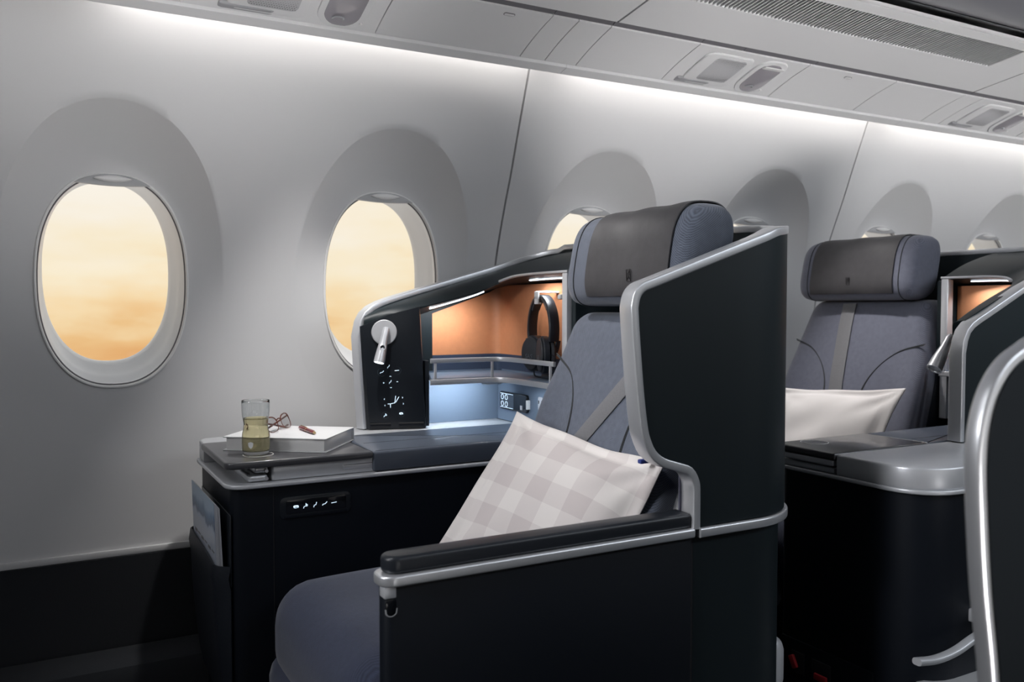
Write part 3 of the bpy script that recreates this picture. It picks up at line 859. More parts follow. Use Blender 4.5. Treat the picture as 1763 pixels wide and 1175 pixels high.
def console(label, second=False):
    t = empty('side_console', (.6, 1.87, 0), label, 'console', 'seat side consoles')
    rf = .028 if not second else .020; rb = .02 if not second else .085
    x1 = 1.08 if not second else 1.06
    yb = 2.05
    b = B(); b.prism(rrect(.322, x1, 1.688, yb - .006, [rf, .004, .004, rb]), XY, 0, .6515); b.done('cabinet_body', M_BODY, t)
    b = B(); b.prism(rrect(.311, x1, 1.676, yb + (0 if not second else .004), [rf + .01, .004, .004, rb + .005]), XY, .6515, .6605, .0028, 3); b.done('ledge_trim', M_SILVER2, t)
    for xx in (.400, .868):
        b = B(); b.box((xx - .0008, 1.6872, .02), (xx + .0008, 1.6885, .650), 0); b.done('panel_joint', M_DARKHOLE, t, smooth=0)
    split = 1.925 if not second else 1.845
    # counter
    if not second: out = [(.316, 1.965), (.316, yb - .03)] + arc(.346, yb - .03, .03, PI, PI / 2, 5)[1:] + [(x1, yb - .003), (x1, split), (.61, split), (.60, 1.965)]
    else: out = [(.330, split), (.312, split + .002)] + [(.312, yb - .09)] + arc(.402, yb - .09, .09, PI, PI / 2, 10)[1:] + [(x1, yb), (x1, split), (.61, split)]
    b = B(); b.prism(out, XY, .659, .7035, .006, 3); b.done('counter_top', M_COUNTER if not second else M_SILVER2, t)
    if second:
        b = B(); b.prism([(.420, yb + .0015), (x1, yb + .0015), (x1, yb - .01), (.42, yb - .01)], XY, .664, .690, .002); b.done('drawer_front', M_SILVER2, t)
        b = B(); b.box((.42, yb + .0005, .690), (x1, yb + .003, .6915), 0); b.done('drawer_gap', M_DARKHOLE, t)
    # folding tray table with raised dark top
    tw = split - .0015 if second else 1.962
    b = B(); b.prism(rrect(.309, .602, 1.678, tw, [.022, .003, .003, .012 if not second else .003]), XY, .6905, .7050, .0045, 3); tt = b.done('tray_table', M_TRAY, t)
    b = B(); b.lathe([(.030, 0), (.030, .0007), (.0285, .0007), (.0285, 0)], (.386, 1.752, .7049) if not second else (.39, 1.72, .7049), k=48); b.done('cup_ring', M_LIP, tt)
    if not second:
        b = B(); b.prism(rrect(.398, .630, 1.690, 1.915, [.006, .006, .003, .003]), XY, .6612, .6900, .003); st = b.done('tray_housing', M_SILVER2, t)
        b = B(); b.prism(rrect(.540, .606, .6705, .6815, .0040), XZ, 1.6895, 1.6890, .0002); b.done('finger_slot', M_SILVER, st)
        b = B(); b.prism(rrect(.542, .604, .6795, .6808, .0006), XZ, 1.6892, 1.6886); b.done('slot_shadow_gap', M_STRIP, st)
        b = B(); b.cushion((.352, 1.692, .661), (.392, 1.90, .6755), .006, 8); b.cushion((.366, 1.698, .6762), (.394, 1.90, .6895), .005, 8); hg = b.done('tray_hinge', M_SILVER, t)
        b = B()
        for z in (.668, .683): b.lathe([(.0035, 0), (.0035, .008), (0, .008)], (.387, 1.693, z), (0, -1, 0), 12)
        b.done('hinge_pin', M_SILVER, hg)
    else:
        b = B(); b.cushion((.314, 1.690, .6612), (.60, tw - .005, .6745), .004, 8); st = b.done('tray_housing', M_SILVER2, t)
        b = B(); b.cushion((.310, 1.690, .6760), (.60, tw - .005, .6900), .004, 8); b.done('upper_leaf', M_SILVER2, st)
    b = B(); b.prism(rrect(.6035, x1 - .002, 1.6805, split - .001, [.004, .004, .003, .003]), XY, .6615, .7045, .006, 3); ld = b.done('side_lid', M_LID, t)
    b = B(); b.box((.62, 1.79, .7043), (x1 - .01, 1.7915, .7048), 0); b.done('lid_seam', M_DARKHOLE, ld, smooth=0)
    if not second:
        # recessed seat controls with five backlit pictograms
        b = B(); b.prism(rrect(.412, .556, .5835, .6265, .011), XZ, 1.689, 1.6862, .001); pc = b.done('seat_control', M_PANEL, t)
        b = B(); b.prism(rrect(.424, .546, .5925, .6205, .005), XZ, 1.6868, 1.6857, .0003); b.done('glass_strip', M_GLOSS, pc)
        b = B(); b.prism(rrect(.420, .548, .5845, .5925, .003), XZ, 1.6868, 1.6845, .001); b.done('finger_rest', M_BODY, pc)
        for i, k in enumerate(('massage', 'dine', 'upright', 'recline', 'bed')):
            glyph('button_symbol', k, (.4435 + i * .0193, 1.6857, .6065), .0062, (1, 0, 0), (0, 0, 1), pc, .0011, 0)
        # stretch pocket on the end of the console
        rows = []
        for k in range(13):
            z = .512 - .30 * k / 12; row = []
            for j in range(25):
                u = j / 24; y = 1.699 + .330 * u
                bul = .028 * min(1, u * 14, (1 - u) * 14) ** .5 * (1 - .75 * (k / 12) ** 2) + (.004 if k in (1,) else 0)
                row.append((.3215 - bul - .002, y, z - .012 * (1 - u) ** 3 * (1 - k / 12)))
            rows.append(row)
        b = B(); b.grid(rows); b.thicken(.003); b.done('stretch_pocket', M_POCKET, t)
        b = B(); b.box((.3195, 1.70, .46), (.3222, 2.02, .600), .001); b.done('pocket_back_plate', M_PANEL, t)
        b = B(); b.box((.312, 2.028, .155), (.3225, 2.046, .19), .003); b.done('orange_tag', M_ORTAG, t, label='small orange tag')
    else:
        # life-vest stowage with red pulls low on the end of the console
        b = B(); b.box((.318, 1.70, .05), (.3225, 1.935, .286), .001); vb = b.done('vest_compartment_door', M_BODY, t)
        b = B(); b.box((.316, 1.73, .215), (.319, 1.765, .262), .002); b.done('pull_recess', M_DARKHOLE, vb)
        b = B(); b.box((.309, 1.732, .228), (.317, 1.746, .256), .002, mtx=Matrix.Translation((.313, 1.745, .24)) @ Matrix.Rotation(.5, 4, 'X') @ Matrix.Translation((-.313, -1.745, -.24))); b.done('red_pull_tab', M_RED, vb, label='red webbing pull tab')
        b = B(); b.box((.316, 1.785, .215), (.319, 1.835, .262), .002); b.done('pull_recess', M_DARKHOLE, vb)
        b = B(); b.box((.311, 1.795, .222), (.317, 1.828, .236), .002); b.done('red_pull_tab', M_RED, vb, label='red webbing pull tab')
        pth = smooth_path([(.20, 2.115, .398), (.25, 2.115, .392), (.31, 2.112, .394), (.40, 2.105, .408), (.60, 2.10, .43), (1.0, 2.10, .43)], 6)
        b = B(); b.sweep(pth, rprof(.012, .018, .005), Vector((0, 0, 1)))
        b.box((.9, 2.04, .415), (.92, 2.10, .445), .003); b.box((.45, 2.04, .40), (.47, 2.10, .425), .003)
        b.done('kick_rail', M_SILVER2, t)
        b = B(); b.box((.33, 2.01, .0), (1.06, 2.14, .298), .012); b.done('plinth', M_COUNTER, t)
    return t

def storage(label, second=False):
    """hood, niche, control panel, lamp, rails"""
    t = empty('storage_unit', (.95, 1.98, .70), label, 'storage unit', 'storage units beside the headrests')
    if not second:
        R = [(.700, 2.012, .985), (.752, 2.022, 1.005), (.85, 2.040, 1.034), (.97, 2.045, 1.068), (1.07, 2.045, 1.096), (1.15, 2.020, 1.122), (1.205, 1.945, 1.140), (1.222, 1.85, 1.148), (1.222, 1.72, 1.150), (1.218, 1.6, 1.150)]
        E = [(.690, 1.987, .955), (.75, 1.966, .984), (.822, 1.946, 1.002), (.955, 1.925, 1.037), (1.000, 1.890, 1.060), (1.018, 1.84, 1.074), (1.020, 1.78, 1.078), (1.020, 1.71, 1.079), (1.020, 1.65, 1.079), (1.020, 1.585, 1.079)]
        K = [(.70, 2.04, .930), (.75, 2.04, .945), (.822, 2.044, .967), (.962, 2.044, 1.013), (1.05, 2.040, 1.043), (1.085, 1.99, 1.056), (1.088, 1.85, 1.060), (1.088, 1.72, 1.062), (1.088, 1.65, 1.062), (1.088, 1.585, 1.062)]
    else:
        R = [(.705, 1.858, .972), (.75, 1.868, .998), (.83, 1.876, 1.032), (.95, 1.885, 1.075), (1.05, 1.888, 1.105), (1.15, 1.875, 1.130), (1.195, 1.830, 1.143), (1.215, 1.78, 1.148), (1.222, 1.70, 1.150), (1.218, 1.6, 1.150)]
        E = [(.705, 1.828, .948), (.75, 1.822, .970), (.83, 1.82, 1.005), (.93, 1.81, 1.040), (.99, 1.79, 1.062), (1.018, 1.76, 1.074), (1.020, 1.73, 1.078), (1.020, 1.69, 1.079), (1.020, 1.65, 1.079), (1.020, 1.585, 1.079)]
        K = [(.712, 1.856, .93), (.75, 1.862, .945), (.84, 1.872, .985), (.95, 1.880, 1.025), (1.05, 1.880, 1.048), (1.085, 1.86, 1.056), (1.088, 1.80, 1.060), (1.088, 1.72, 1.062), (1.088, 1.65, 1.062), (1.088, 1.585, 1.062)]
    def dens(L): return smooth_path(L, 4)
    R, E, K = dens(R), dens(E), dens(K); rows = []
    for r_, e, k in zip(R, E, K):
        r_, e, k = Vector(r_), Vector(e), Vector(k); row = []
        mid = (r_ + e) / 2; out = Vector((e.x - k.x, e.y - k.y, 0)); out = out.normalized() if out.length > 1e-6 else Vector((0, -1, 0))
        for q in range(9):
            u = q / 8; row.append(tuple(r_.lerp(e, u) + (out * .010 + Vector((0, 0, .006))) * math.sin(PI * u)))
        row.append(tuple(e - Vector((0, 0, .004)))); row.append(tuple(k)); row.append(tuple(k + Vector((0, 0, .006)) + (r_ - k) * .3))
        rows.append(row)
    n = len(rows[0]); V = [p for r_ in rows for p in r_]; F = []
    for i in range(len(rows) - 1):
        for j in range(n):
            F.append((i * n + j, i * n + (j + 1) % n, (i + 1) * n + (j + 1) % n, (i + 1) * n + j))
    F.append(tuple(range(n))); F.append(tuple((len(rows) - 1) * n + j for j in range(n)))
    hood = B().raw(V, F).done('hood', M_SHELL, t, smooth=35)
    # slim silver frame around the opening
    b = B(); b.sweep([tuple(Vector(p) + Vector((-.004, -.001, 0))) for p in E[17:]], rprof(.006, .009, .002), Vector((0, 0, 1))); b.done('frame_trim', M_SILVER2, t)
    b = B(); b.box((1.012, 1.585, .7045), (1.034, 1.606, 1.076), .0025); b.done('frame_post', M_SILVER2, t)
    b = B(); b.box((1.022, 1.566, .705), (1.215, 1.584, 1.072), .004); b.done('side_cheek', M_SHELL, t)
    # niche lining
    yk = 2.036 if not second else 1.862
    def lining(z0, z1, th, x0, r):
        P = [(x0, yk), (1.085 - r, yk)] + arc(1.085 - r, yk - r, r, PI / 2, 0, 6)[1:] + [(1.085, 1.588)]
        return wrap_solid(P, normals2d(P), [z0] * len(P), [z1] * len(P), th, 2)
    hi = wrap_solid
    P = [(.80, yk), (1.055, yk)] + arc(1.055, yk - .03, .03, PI / 2, 0, 6)[1:] + [(1.085, 1.80 if not second else 1.72), (1.085, 1.588)]
    NP = normals2d(P)
    zt = [lerp_tab([(.80, .955), (1.055, 1.041), (1.08, 1.054), (1.085, 1.058)], p[0]) for p in P]
    wrap_solid(P, NP, [.878] * len(P), zt, -.006, 2).done('leather_lining', M_ORANGE, t)
    wrap_solid([(x, y) for x, y in P], NP, [.834] * len(P), [.878] * len(P), -.006, 1).done('shelf_back', M_UPSTAND, t)
    P2 = [(.80, yk - .002), (1.083, yk - .002), (1.083, 1.588)]
    wrap_solid(P2, [Vector((0, -1, 0)), Vector((-.7, -.7, 0)), Vector((-1, 0, 0))], [.7040] * 3, [.838] * 3, -.006, 1).done('niche_lining', M_NICHE, t, smooth=0)
    # shelf with double rail
    if not second:
        rail = [(.800, 1.838), (.86, 1.838), (.93, 1.838), (.965, 1.832), (.985, 1.806), (.990, 1.76), (.990, 1.68), (.990, 1.600)]
    else:
        rail = [(.800, 1.76), (.86, 1.76), (.93, 1.76), (.965, 1.755), (.985, 1.73), (.990, 1.70), (.990, 1.66), (.990, 1.600)]
    RP_ = [(p.x, p.y) for p in smooth_path([(x, y, 0) for x, y in rail], 5)]
    out = RP_ + [(1.078, 1.600), (1.078, yk - .008), (.848, yk - .008), (.846, 1.95 if not second else 1.80)]
    b = B(); b.prism([(x + .004, y + .003) for x, y in RP_] + out[len(RP_):], XY, .820, .834, .002); shf = b.done('shelf', M_NICHE, t)
    for z, h in ((.826, .013), (.876, .011)):
        b = B(); b.sweep([(x, y, z) for x, y in RP_], rprof(.006, h, .0015), normals2d(RP_)); b.done('rail', M_SILVER, shf)
    for i in (1, 14, len(RP_) - 2):
        x, y = RP_[i]; b = B(); b.box((x - .003, y - .002, .826), (x + .003, y + .003, .874), .001); b.done('rail_post', M_SILVER2, shf)
    # light strips
    def strip(i0, i1, f, parent=hood, w=.008):
        pts = []
        for i in range(i0, i1 + 1):
            e = Vector(E[i]); k = Vector(K[i]); pts.append(e.lerp(k, f) - Vector((0, 0, .0045 * (1 - f) + .0016)))
        nrm = (Vector(K[i0]) - Vector(E[i0])).cross(pts[-1] - pts[0]).normalized()
        b = B(); b.sweep(pts, rprof(.002, w, .0008), nrm); b.done('light_strip', M_LED, parent)
        return pts
    if not second:
        strip(9, 14, .22)
        strip(24, 33, .45, w=.005)
        area('niche_light', (.90, 1.955, 1.006), (.14, .008), (.93, 2.04, .86), .42, (.93, .96, 1), math.radians(150))
        area('niche_light', (1.045, 1.78, 1.068), (.008, .20), (1.08, 1.80, .85), .38, (.93, .96, 1), math.radians(150))
        area('shelf_light', (.93, 1.96, .814), (.20, .01), (.94, 2.02, .70), .55, (.80, .90, 1), math.radians(160))
        area('shelf_light', (1.02, 1.72, .814), (.01, .18), (1.03, 1.72, .70), .30, (.80, .90, 1), math.radians(160))
        b = B(); b.box((.82, 1.99, .8165), (1.04, 1.998, .8195), .001); b.done('under_shelf_light', M_LED, shf)
        b = B(); b.box((.955, 1.86, .8125), (1.00, 1.885, .8195), .002); b.done('cable_clip', M_WHITEPL, shf)
    else:
        strip(16, 32, .35)
        area('niche_light', tuple(CUR[0]((1.045, 1.74, 1.068))), (.008, .20), tuple(CUR[0]((1.07, 1.78, .85))), .45, (.88, .94, 1), math.radians(150))
    # control panel block with reading lamp
    if not second:
        def sk(a, b_, h): return (a - .055 * (h - .705), b_, h)
        out = [(.697, 1.990), (.702, 1.983)] + [(.760, 1.9625), (.822, 1.943), (.832, 1.943), (.8365, 1.950), (.840, 2.032), (.700, 2.02)]
        b = B(); b.prism(out, sk, .7040, .992, .0035)
        for v in b.bm.verts:                              # top follows the hood
            if v.co.z > .97: v.co.z = lerp_tab([(.68, .950), (.74, .978), (.82, .999)], v.co.x) + .004
        cp = b.done('control_panel', M_PANEL, t, smooth=30)
        b = B(); b.prism([(.7035, 1.9815), (.8265, 1.9405), (.8275, 1.9435), (.7045, 1.9845)], sk, .7055, .722, .0008); b.done('panel_sill', M_GLOSS, cp)
        ux = (.9496, -.3135, 0); uz = (-.055, 0, 1)
        def pp(x, z, d=.0): # a point on the panel face
            y0 = 1.983 + (x + .055 * (z - .705) - .702) * (-.0400 / .120); return (x - .31 * d, y0 - .95 * d, z)
        for k, x, z, s_ in (('upright', .745, .8575, .0052), ('recline', .730, .844, .0058), ('bed', .764, .8475, .006), ('upright', .749, .820, .0052), ('dine', .738, .739, .0055), ('massage', .774, .7425, .0055)):
            glyph('button_symbol', k, pp(x, z, .0004), s_, ux, uz, cp, .0011, .0098 if z > .80 else .0085)
        for k, x, z in (('plus', .734, .818), ('minus', .765, .8205), ('up', .749, .8335), ('down', .7505, .8065), ('left', .7355, .7785), ('left', .737, .763), ('right', .777, .7815), ('right', .779, .7665)):
            glyph('button_symbol', k, pp(x, z, .0004), .0024, ux, uz, cp, .0009)
        glyph('button_symbol', 'bigseat', pp(.757, .772, .0004), .0155, ux, uz, cp, .0013)
        b = B(); b.sweep([pp(.732, .7975), pp(.778, .7995)], [(-.0002, -.0003), (.0004, -.0003), (.0004, .0003), (-.0002, .0003)], Vector((-.31, -.95, 0))); b.done('divider_line', M_STRIP, cp)
        nrm = Vector((-.313, -.95, 0)).normalized()
        c = Vector(pp(.735, .9405))
        b = B(); b.lathe([(.0305, 0), (.0305, .003), (.029, .0045), (0, .0045)], c, nrm, 48); rl = b.done('lamp_base', M_SILVER2, cp)
        a0 = c + nrm * .012 + Vector((.004, 0, .004)); a1 = Vector(pp(.7225, .869)) + nrm * .030
        ax = (a1 - a0).normalized(); L_ = (a1 - a0).length
        b = B(); b.lathe([(0, -.009), (.005, -.0085), (.0078, -.006), (.0085, 0), (.0092, L_ * .3), (.0118, L_ * .62), (.0132, L_ * .9), (.0134, L_), (.0115, L_)], a0, ax, 28)
        b.tube([c + nrm * .002, c + nrm * .014], .006, 14); b.done('reading_lamp', M_SILVER, cp)
        b = B(); b.lathe([(.0112, L_ - .001), (.0112, L_ + .0004), (0, L_ + .0004)], a0, ax, 24); b.done('lamp_light', M_LED, cp)
        mc = a0 + ax * (L_ * .55); side = (Vector((-.28, -.96, 0)) - ax * ax.dot(Vector((-.28, -.96, 0)))).normalized()
        b = B(); b.lathe([(.0080, .007), (.0080, .0112), (.0065, .0118), (.0050, .0105)], mc, side, 24); b.done('lamp_switch', M_SILVER2, cp)
        b = B(); b.lathe([(.0052, .009), (.0052, .0108), (.003, .0112), (0, .0112)], mc, side, 20); b.done('switch_button', M_GLOSS, cp)
        b = B(); b.cushion((.8335, 1.948, .708), (.845, 1.985, .870), .003, 6); b.done('panel_hinge', M_PANEL, cp)
        # hook for the headset, handset and sockets on the niche's end wall
        b = B(); b.box((1.022, 1.722, 1.034), (1.083, 1.738, 1.039), .002); b.box((1.020, 1.722, 1.008), (1.025, 1.740, 1.038), .002); b.box((1.022, 1.722, 1.008), (1.030, 1.738, 1.012), .001)
        hk = b.done('headset_hook', M_WHITEPL, t)
        b = B(); b.box((1.030, 1.64, 1.018), (1.083, 1.655, 1.030), .004); b.done('coat_peg', M_WHITEPL, t)
        text('lettering', 'SAS', .0075, (1.0197, 1.7385, 1.0205), (0, -1, 0), (0, 0, 1), M_SOCKET, hk)
        b = B(); b.prism(rrect(1.850, 2.020, .728, .786, .014), YZ, 1.083, 1.079, .0012); hr = b.done('handset_cradle', M_SHELL, t)
        b = B(); b.prism(rrect(1.862, 2.008, .7345, .7805, .008), YZ, 1.080, 1.071, .003, 3); b.done('handset', M_GLOSS, hr)
        b = B(); b.prism(rrect(1.930, 2.002, .7385, .7765, .003), YZ, 1.0712, 1.0705); b.done('handset_screen', M_SCREEN, hr)
        b = B()
        for y in (1.989, 1.968):
            for z in (.7665, .7485): b.tube([(1.0702, y + .0066 * math.cos(a), z + .0066 * math.sin(a)) for a in [2 * PI * k / 20 for k in range(20)]], .0005, 4, closed=True)
        for z in (.7755, .7395): b.box((1.0699, 1.932, z - .0004), (1.0706, 2.000, z + .0004), 0)
        b.done('touch_buttons', M_ICON, hr, smooth=0)
        b = B(); b.box((1.0695, 1.885, .741), (1.0712, 1.894, .752), .0004); b.box((1.068, 1.856, .745), (1.078, 1.862, .768), .001); b.done('handset_key', M_WHITEPL, hr)
        b = B(); b.prism(rrect(1.792, 1.822, .712, .786, .004), YZ, 1.083, 1.0795, .001); so = b.done('socket_plate', M_BODY, t)
        b = B(); b.prism(rrect(1.795, 1.819, .746, .781, .006), YZ, 1.080, 1.0775, .001); b.done('power_socket', M_SOCKET, so)
        b = B(); b.box((1.0768, 1.8125, .764), (1.0776, 1.8155, .772), 0); b.box((1.0768, 1.7985, .764), (1.0776, 1.8015, .772), 0); b.box((1.0768, 1.8045, .752), (1.0776, 1.8095, .757), 0); b.done('socket_holes', M_DARKHOLE, so, smooth=0)
        b = B(); b.prism(rrect(1.798, 1.816, .722, .734, .002), YZ, 1.080, 1.0775, .0006); b.done('usb_socket', M_WHITEPL, so)
        b = B(); b.box((1.0766, 1.802, .7255), (1.0776, 1.812, .7285), 0); b.done('usb_tongue', M_DARKHOLE, so, smooth=0)
    else:
        b = B(); b.prism([(.700, 1.852), (.700, 1.826), (.80, 1.815), (.81, 1.852)], XY, .705, .925, .003); cp = b.done('control_panel', M_PANEL, t)
        c = Vector((.70, 1.824, .95)); nrm = Vector((0, -1, 0))
        a0 = Vector((.735, 1.800, .930)); a1 = Vector((.682, 1.800, .860)); ax = (a1 - a0).normalized(); L_ = (a1 - a0).length
        b = B(); b.lathe([(.030, 0), (.030, .003), (0, .004)], (.740, 1.819, .890), nrm, 32); b.done('lamp_base', M_SILVER2, cp)
        b = B(); b.lathe([(0, -.009), (.006, -.008), (.009, 0), (.0105, L_ * .3), (.0150, L_ * .65), (.0172, L_), (.0135, L_), (.0125, L_ - .004), (0, L_ - .004)], a0, ax, 28); b.done('reading_lamp', M_SILVER, cp)
    return t

YC = 1.345
def xf(z): return 1.0 - (1.0 - z) * .36                # reclined front plane of the backrest
def seat(label, second=False):
    t = empty('airline_seat', (.75, YC, 0), label, 'seat', 'business class seats')
    dz = .018 if second else 0.0
    zt = .990 if not second else 1.022
    # backrest: upper slab, tapered towards the top, with fuller side bolsters
    def hw(z): return lerp_tab([(.42, .238), (.66, .236), (.80, .232), (.90, .222), (.97, .208), (1.02, .196)], z)
    def front(y, z):
        u = (y - YC) / hw(z)
        bol = -.020 * max(0, abs(u) - .62) / .38 * lerp_tab([(.4, 1), (.80, 1), (.90, .15), (1.0, 0)], z)
        return xf(z) + .012 * u * u + bol + .006 * math.cos(PI * (z - .7) / .6)
    D = .11
    def shp(x, y, z):
        u = (y - YC) / .24
        yy = YC + u * hw(z) * (.885 if u < 0 and not second else 1)
        f = x / D
        return (front(yy, z) * 1.0 + x, yy, z)
    b = B(); b.cushion((0, YC - .24, .42), (D, YC + .24, zt), .034, 22, shp)
    bk = b.done('backrest', M_FAB if not second else M_FAB2, t, smooth=60)
    # twin-needle seams that outline the bolsters
    for sgn in (-1, 1):
        if not second: yz = [(.235, .905), (.205, .896), (.150, .872), (.118, .838), (.100, .795), (.094, .74), (.098, .66), (.11, .56)]
        else: yz = [(.232, .905), (.205, .898), (.155, .882), (.112, .85), (.082, .81), (.066, .765), (.064, .70), (.08, .60)]
        for dd in (0, .006):
            P = [(front(YC + sgn * (u - dd * .6), z - dd * .6) - .0004, YC + sgn * (u - dd * .6), z - dd * .6) for u, z in [(q.x, q.y) for q in smooth_path([(a, c, 0) for a, c in yz], 5)] if z - dd < .93]
            b = B(); b.tube(P[2:], .0012, 6); b.done('seam_piping', M_STITCH, bk)
    # side panels behind the face
    b = B(); b.cushion((.06, YC - .235, .40), (.15, YC + .235, .97), .03, 8, lambda x, y, z: (xf(z) + x, y, z)); b.done('back_panel', M_PAD, t)
    # headrest: a barrel extruded across the seat with soft ends
    z0, z1 = 1.003 + dz, 1.186 + dz * .8
    ya, yb = YC - .195, YC + .178
    if second: ya, yb = YC - .212, YC + .190
    cx, cz = 1.030, (z0 + z1) / 2
    def hprof(th, grow=0.0):
        a, b_ = .064 + grow, (z1 - z0) / 2 + grow
        x, z = sup(a, b_, th, 2.9)
        x += -.010 * (z / b_) * 0 + .016 * (z / b_)          # leans back a little towards the top
        return (cx + x, cz + z)
    V = []; F = []; K = 48
    st = [(0, .0), (.0006, .36), (.003, .62), (.008, .80), (.018, .93), (.030, .985), (.045, 1.0), (.10, 1.008), (.17, 1.012)]
    W_ = yb - ya
    stations = [(ya + d, s_) for d, s_ in st] + [(yb - d, s_) for d, s_ in reversed(st)]
    for y, s_ in stations:
        for k in range(K):
            x, z = hprof(2 * PI * k / K); rr = .05
            e = Vector((x - cx, z - cz)); L = e.length; e = e * ((L - rr * (1 - s_)) / L) if s_ > 0 else e * ((L - rr) / L)
            V.append((cx + e.x, y, cz + e.y))
    n = len(stations)
    for i in range(n - 1):
        for k in range(K): F.append((i * K + k, i * K + (k + 1) % K, (i + 1) * K + (k + 1) % K, (i + 1) * K + k))
    F.append(tuple(range(K))); F.append(tuple((n - 1) * K + k for k in range(K)))
    b = B(); b.raw(V, F); hd = b.done('headrest', M_FAB if not second else M_FAB2, t, smooth=60)
    for y in (ya + .043, yb - .043):
        P = [(hprof(a, .0006)[0], y, hprof(a, .0006)[1]) for a in [2 * PI * k / 40 for k in range(40)]]
        b = B(); b.tube(P, .0013, 6, closed=True); b.done('seam_piping', M_STITCH, hd)
    # leather cover over front, top and part of the back
    rows = []
    c0, c1 = (YC - .170, YC + .088) if not second else (YC - .158, YC + .130)
    A0, A1 = PI * 1.235, PI * .10
    for k in range(41):
        a = A0 + (A1 - A0) * k / 40; row = []
        for j in range(15):
            y = c0 + (c1 - c0) * j / 14 + .0
            x, z = hprof(a, .0042 + .0012 * math.sin(j * 1.1) * math.sin(k * .35)); row.append((x, y + (.006 * math.sin(k / 40 * PI) if j == 0 else 0), z))
        rows.append(row)
    b = B(); b.grid(rows); b.thicken(.0022)
    cv = b.done('headrest_cover', M_HEADCOVER, hd, smooth=60)
    # raised maker's emblem near the bottom edge of the cover
    ye = YC - .058 if not second else YC - .015
    a = PI * 1.10; x, z = hprof(a, .0052); ex = x - .0006; ez = z
    U = Vector((0, -1, 0)); Wz = Vector((-.06, 0, 1)); b = B()
    for pl in ([(-1, -1.3), (1, -1.3), (1, 1.3), (-1, 1.3), (-1, -1.3)], [(-.6, .95), (.6, .95), (-.6, .2), (.6, .2)], [(-.6, -.9), (0, -.15), (.6, -.9)]):
        for p_, q_ in zip(pl[:-1], pl[1:]):
            P = [Vector((ex - .0002, ye, ez + .008)) + U * (p * .0058) + Wz * (q * .0082) for p, q in (p_, q_)]
            b.sweep(P, rprof(.0012, .0013, .0003, 2), Vector((-1, 0, 0)))
    b.done('stitched_emblem', M_EMB, hd)
    # shoulder belt
    if not second: pts = [(1.165, .995), (1.205, .945), (1.262, .885), (1.320, .818), (1.385, .742), (1.44, .68)]; wd = .036
    else: pts = [(1.302, 1.012), (1.304, .95), (1.310, .88), (1.318, .80), (1.330, .72), (1.34, .62)]; wd = .046
    Pm = [(front(p.x, p.y) - .0035, p.x, p.y) for p in smooth_path([(a_, c_, 0) for a_, c_ in pts], 6)]
    b = B(); b.sweep(Pm, rprof(.0022, wd, .0008, 2), Vector((-1, 0, .2))); bl = b.done('shoulder_belt', M_BELT, t)
    # seat cushion and leg rest
    def cs(x, y, z):
        dome = .018 * math.cos(PI * (y - YC) / .60) * math.cos(PI * max(-.5, min(.5, (x - .66) / .60))); return (x, y, z + (dome if z > .40 else 0))
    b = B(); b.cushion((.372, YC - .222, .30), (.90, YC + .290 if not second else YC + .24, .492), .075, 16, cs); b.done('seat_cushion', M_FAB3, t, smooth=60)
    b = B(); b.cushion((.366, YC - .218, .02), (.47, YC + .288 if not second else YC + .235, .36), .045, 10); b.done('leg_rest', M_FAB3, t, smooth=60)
    b = B(); b.box((.42, YC - .215, 0), (1.02, YC + .235, .30), .01); b.done('seat_base', M_BODY, t)
    if not second:
        # aisle armrest: panel, silver band, padded top, chrome latch
        ob = rrect(.394, .9125, 1.056, 1.092, [.014, .003, .003, .016])
        b = B(); b.prism(ob, XY, 0, .636, .003); ar = b.done('armrest_panel', M_BODY, t)
        ob = rrect(.387, .9135, 1.0475, 1.099, [.022, .003, .003, .022], 8)
        b = B(); b.prism(ob, XY, .6335, .6480, .0030, 3); b.done('band_trim', M_SILVER, ar)
        ob = rrect(.3955, .9100, 1.0535, 1.094, [.0195, .004, .004, .0195], 8)
        b = B(); b.prism(ob, XY, .6475, .6720, .0065, 5); b.done('arm_pad', M_PAD, ar)
        b = B(); b.box((.3925, 1.0550, .6175), (.4095, 1.075, .6335), .002); b.done('latch_cap', M_SILVER2, ar)
        b = B(); b.prism(rrect(.394, .4095, .594, .6170, .005), XZ, 1.0545, 1.0575, .0008); b.done('latch_recess', M_GLOSS, ar)
        b = B(); b.sweep(smooth_path([(.3940, 1.0552, .604), (.3955, 1.0552, .597), (.4018, 1.0552, .594), (.408, 1.0552, .597), (.4095, 1.0552, .604)], 4), rprof(.0016, .002, .0006, 2), Vector((0, -1, 0))); b.done('latch_trim', M_SILVER2, ar)
        b = B(); b.box((.9128, 1.060, .02), (.9185, 1.10, .655), 0); b.done('panel_gap', M_DARKHOLE, t, smooth=0)
        b = B(); b.box((.868, 1.132, .742), (.893, 1.142, .749), .002); b.done('belt_tab', M_BUCKLE, t)
        # inner panel of the wing beside the seat
        b = B(); b.prism([(.906, .65), (.906, .7385), (.95, .7385), (1.02, .7385), (1.02, .65)], XZ, 1.0795, 1.083, .001); b.done('inner_wing_panel', M_INNER, t)
    return t

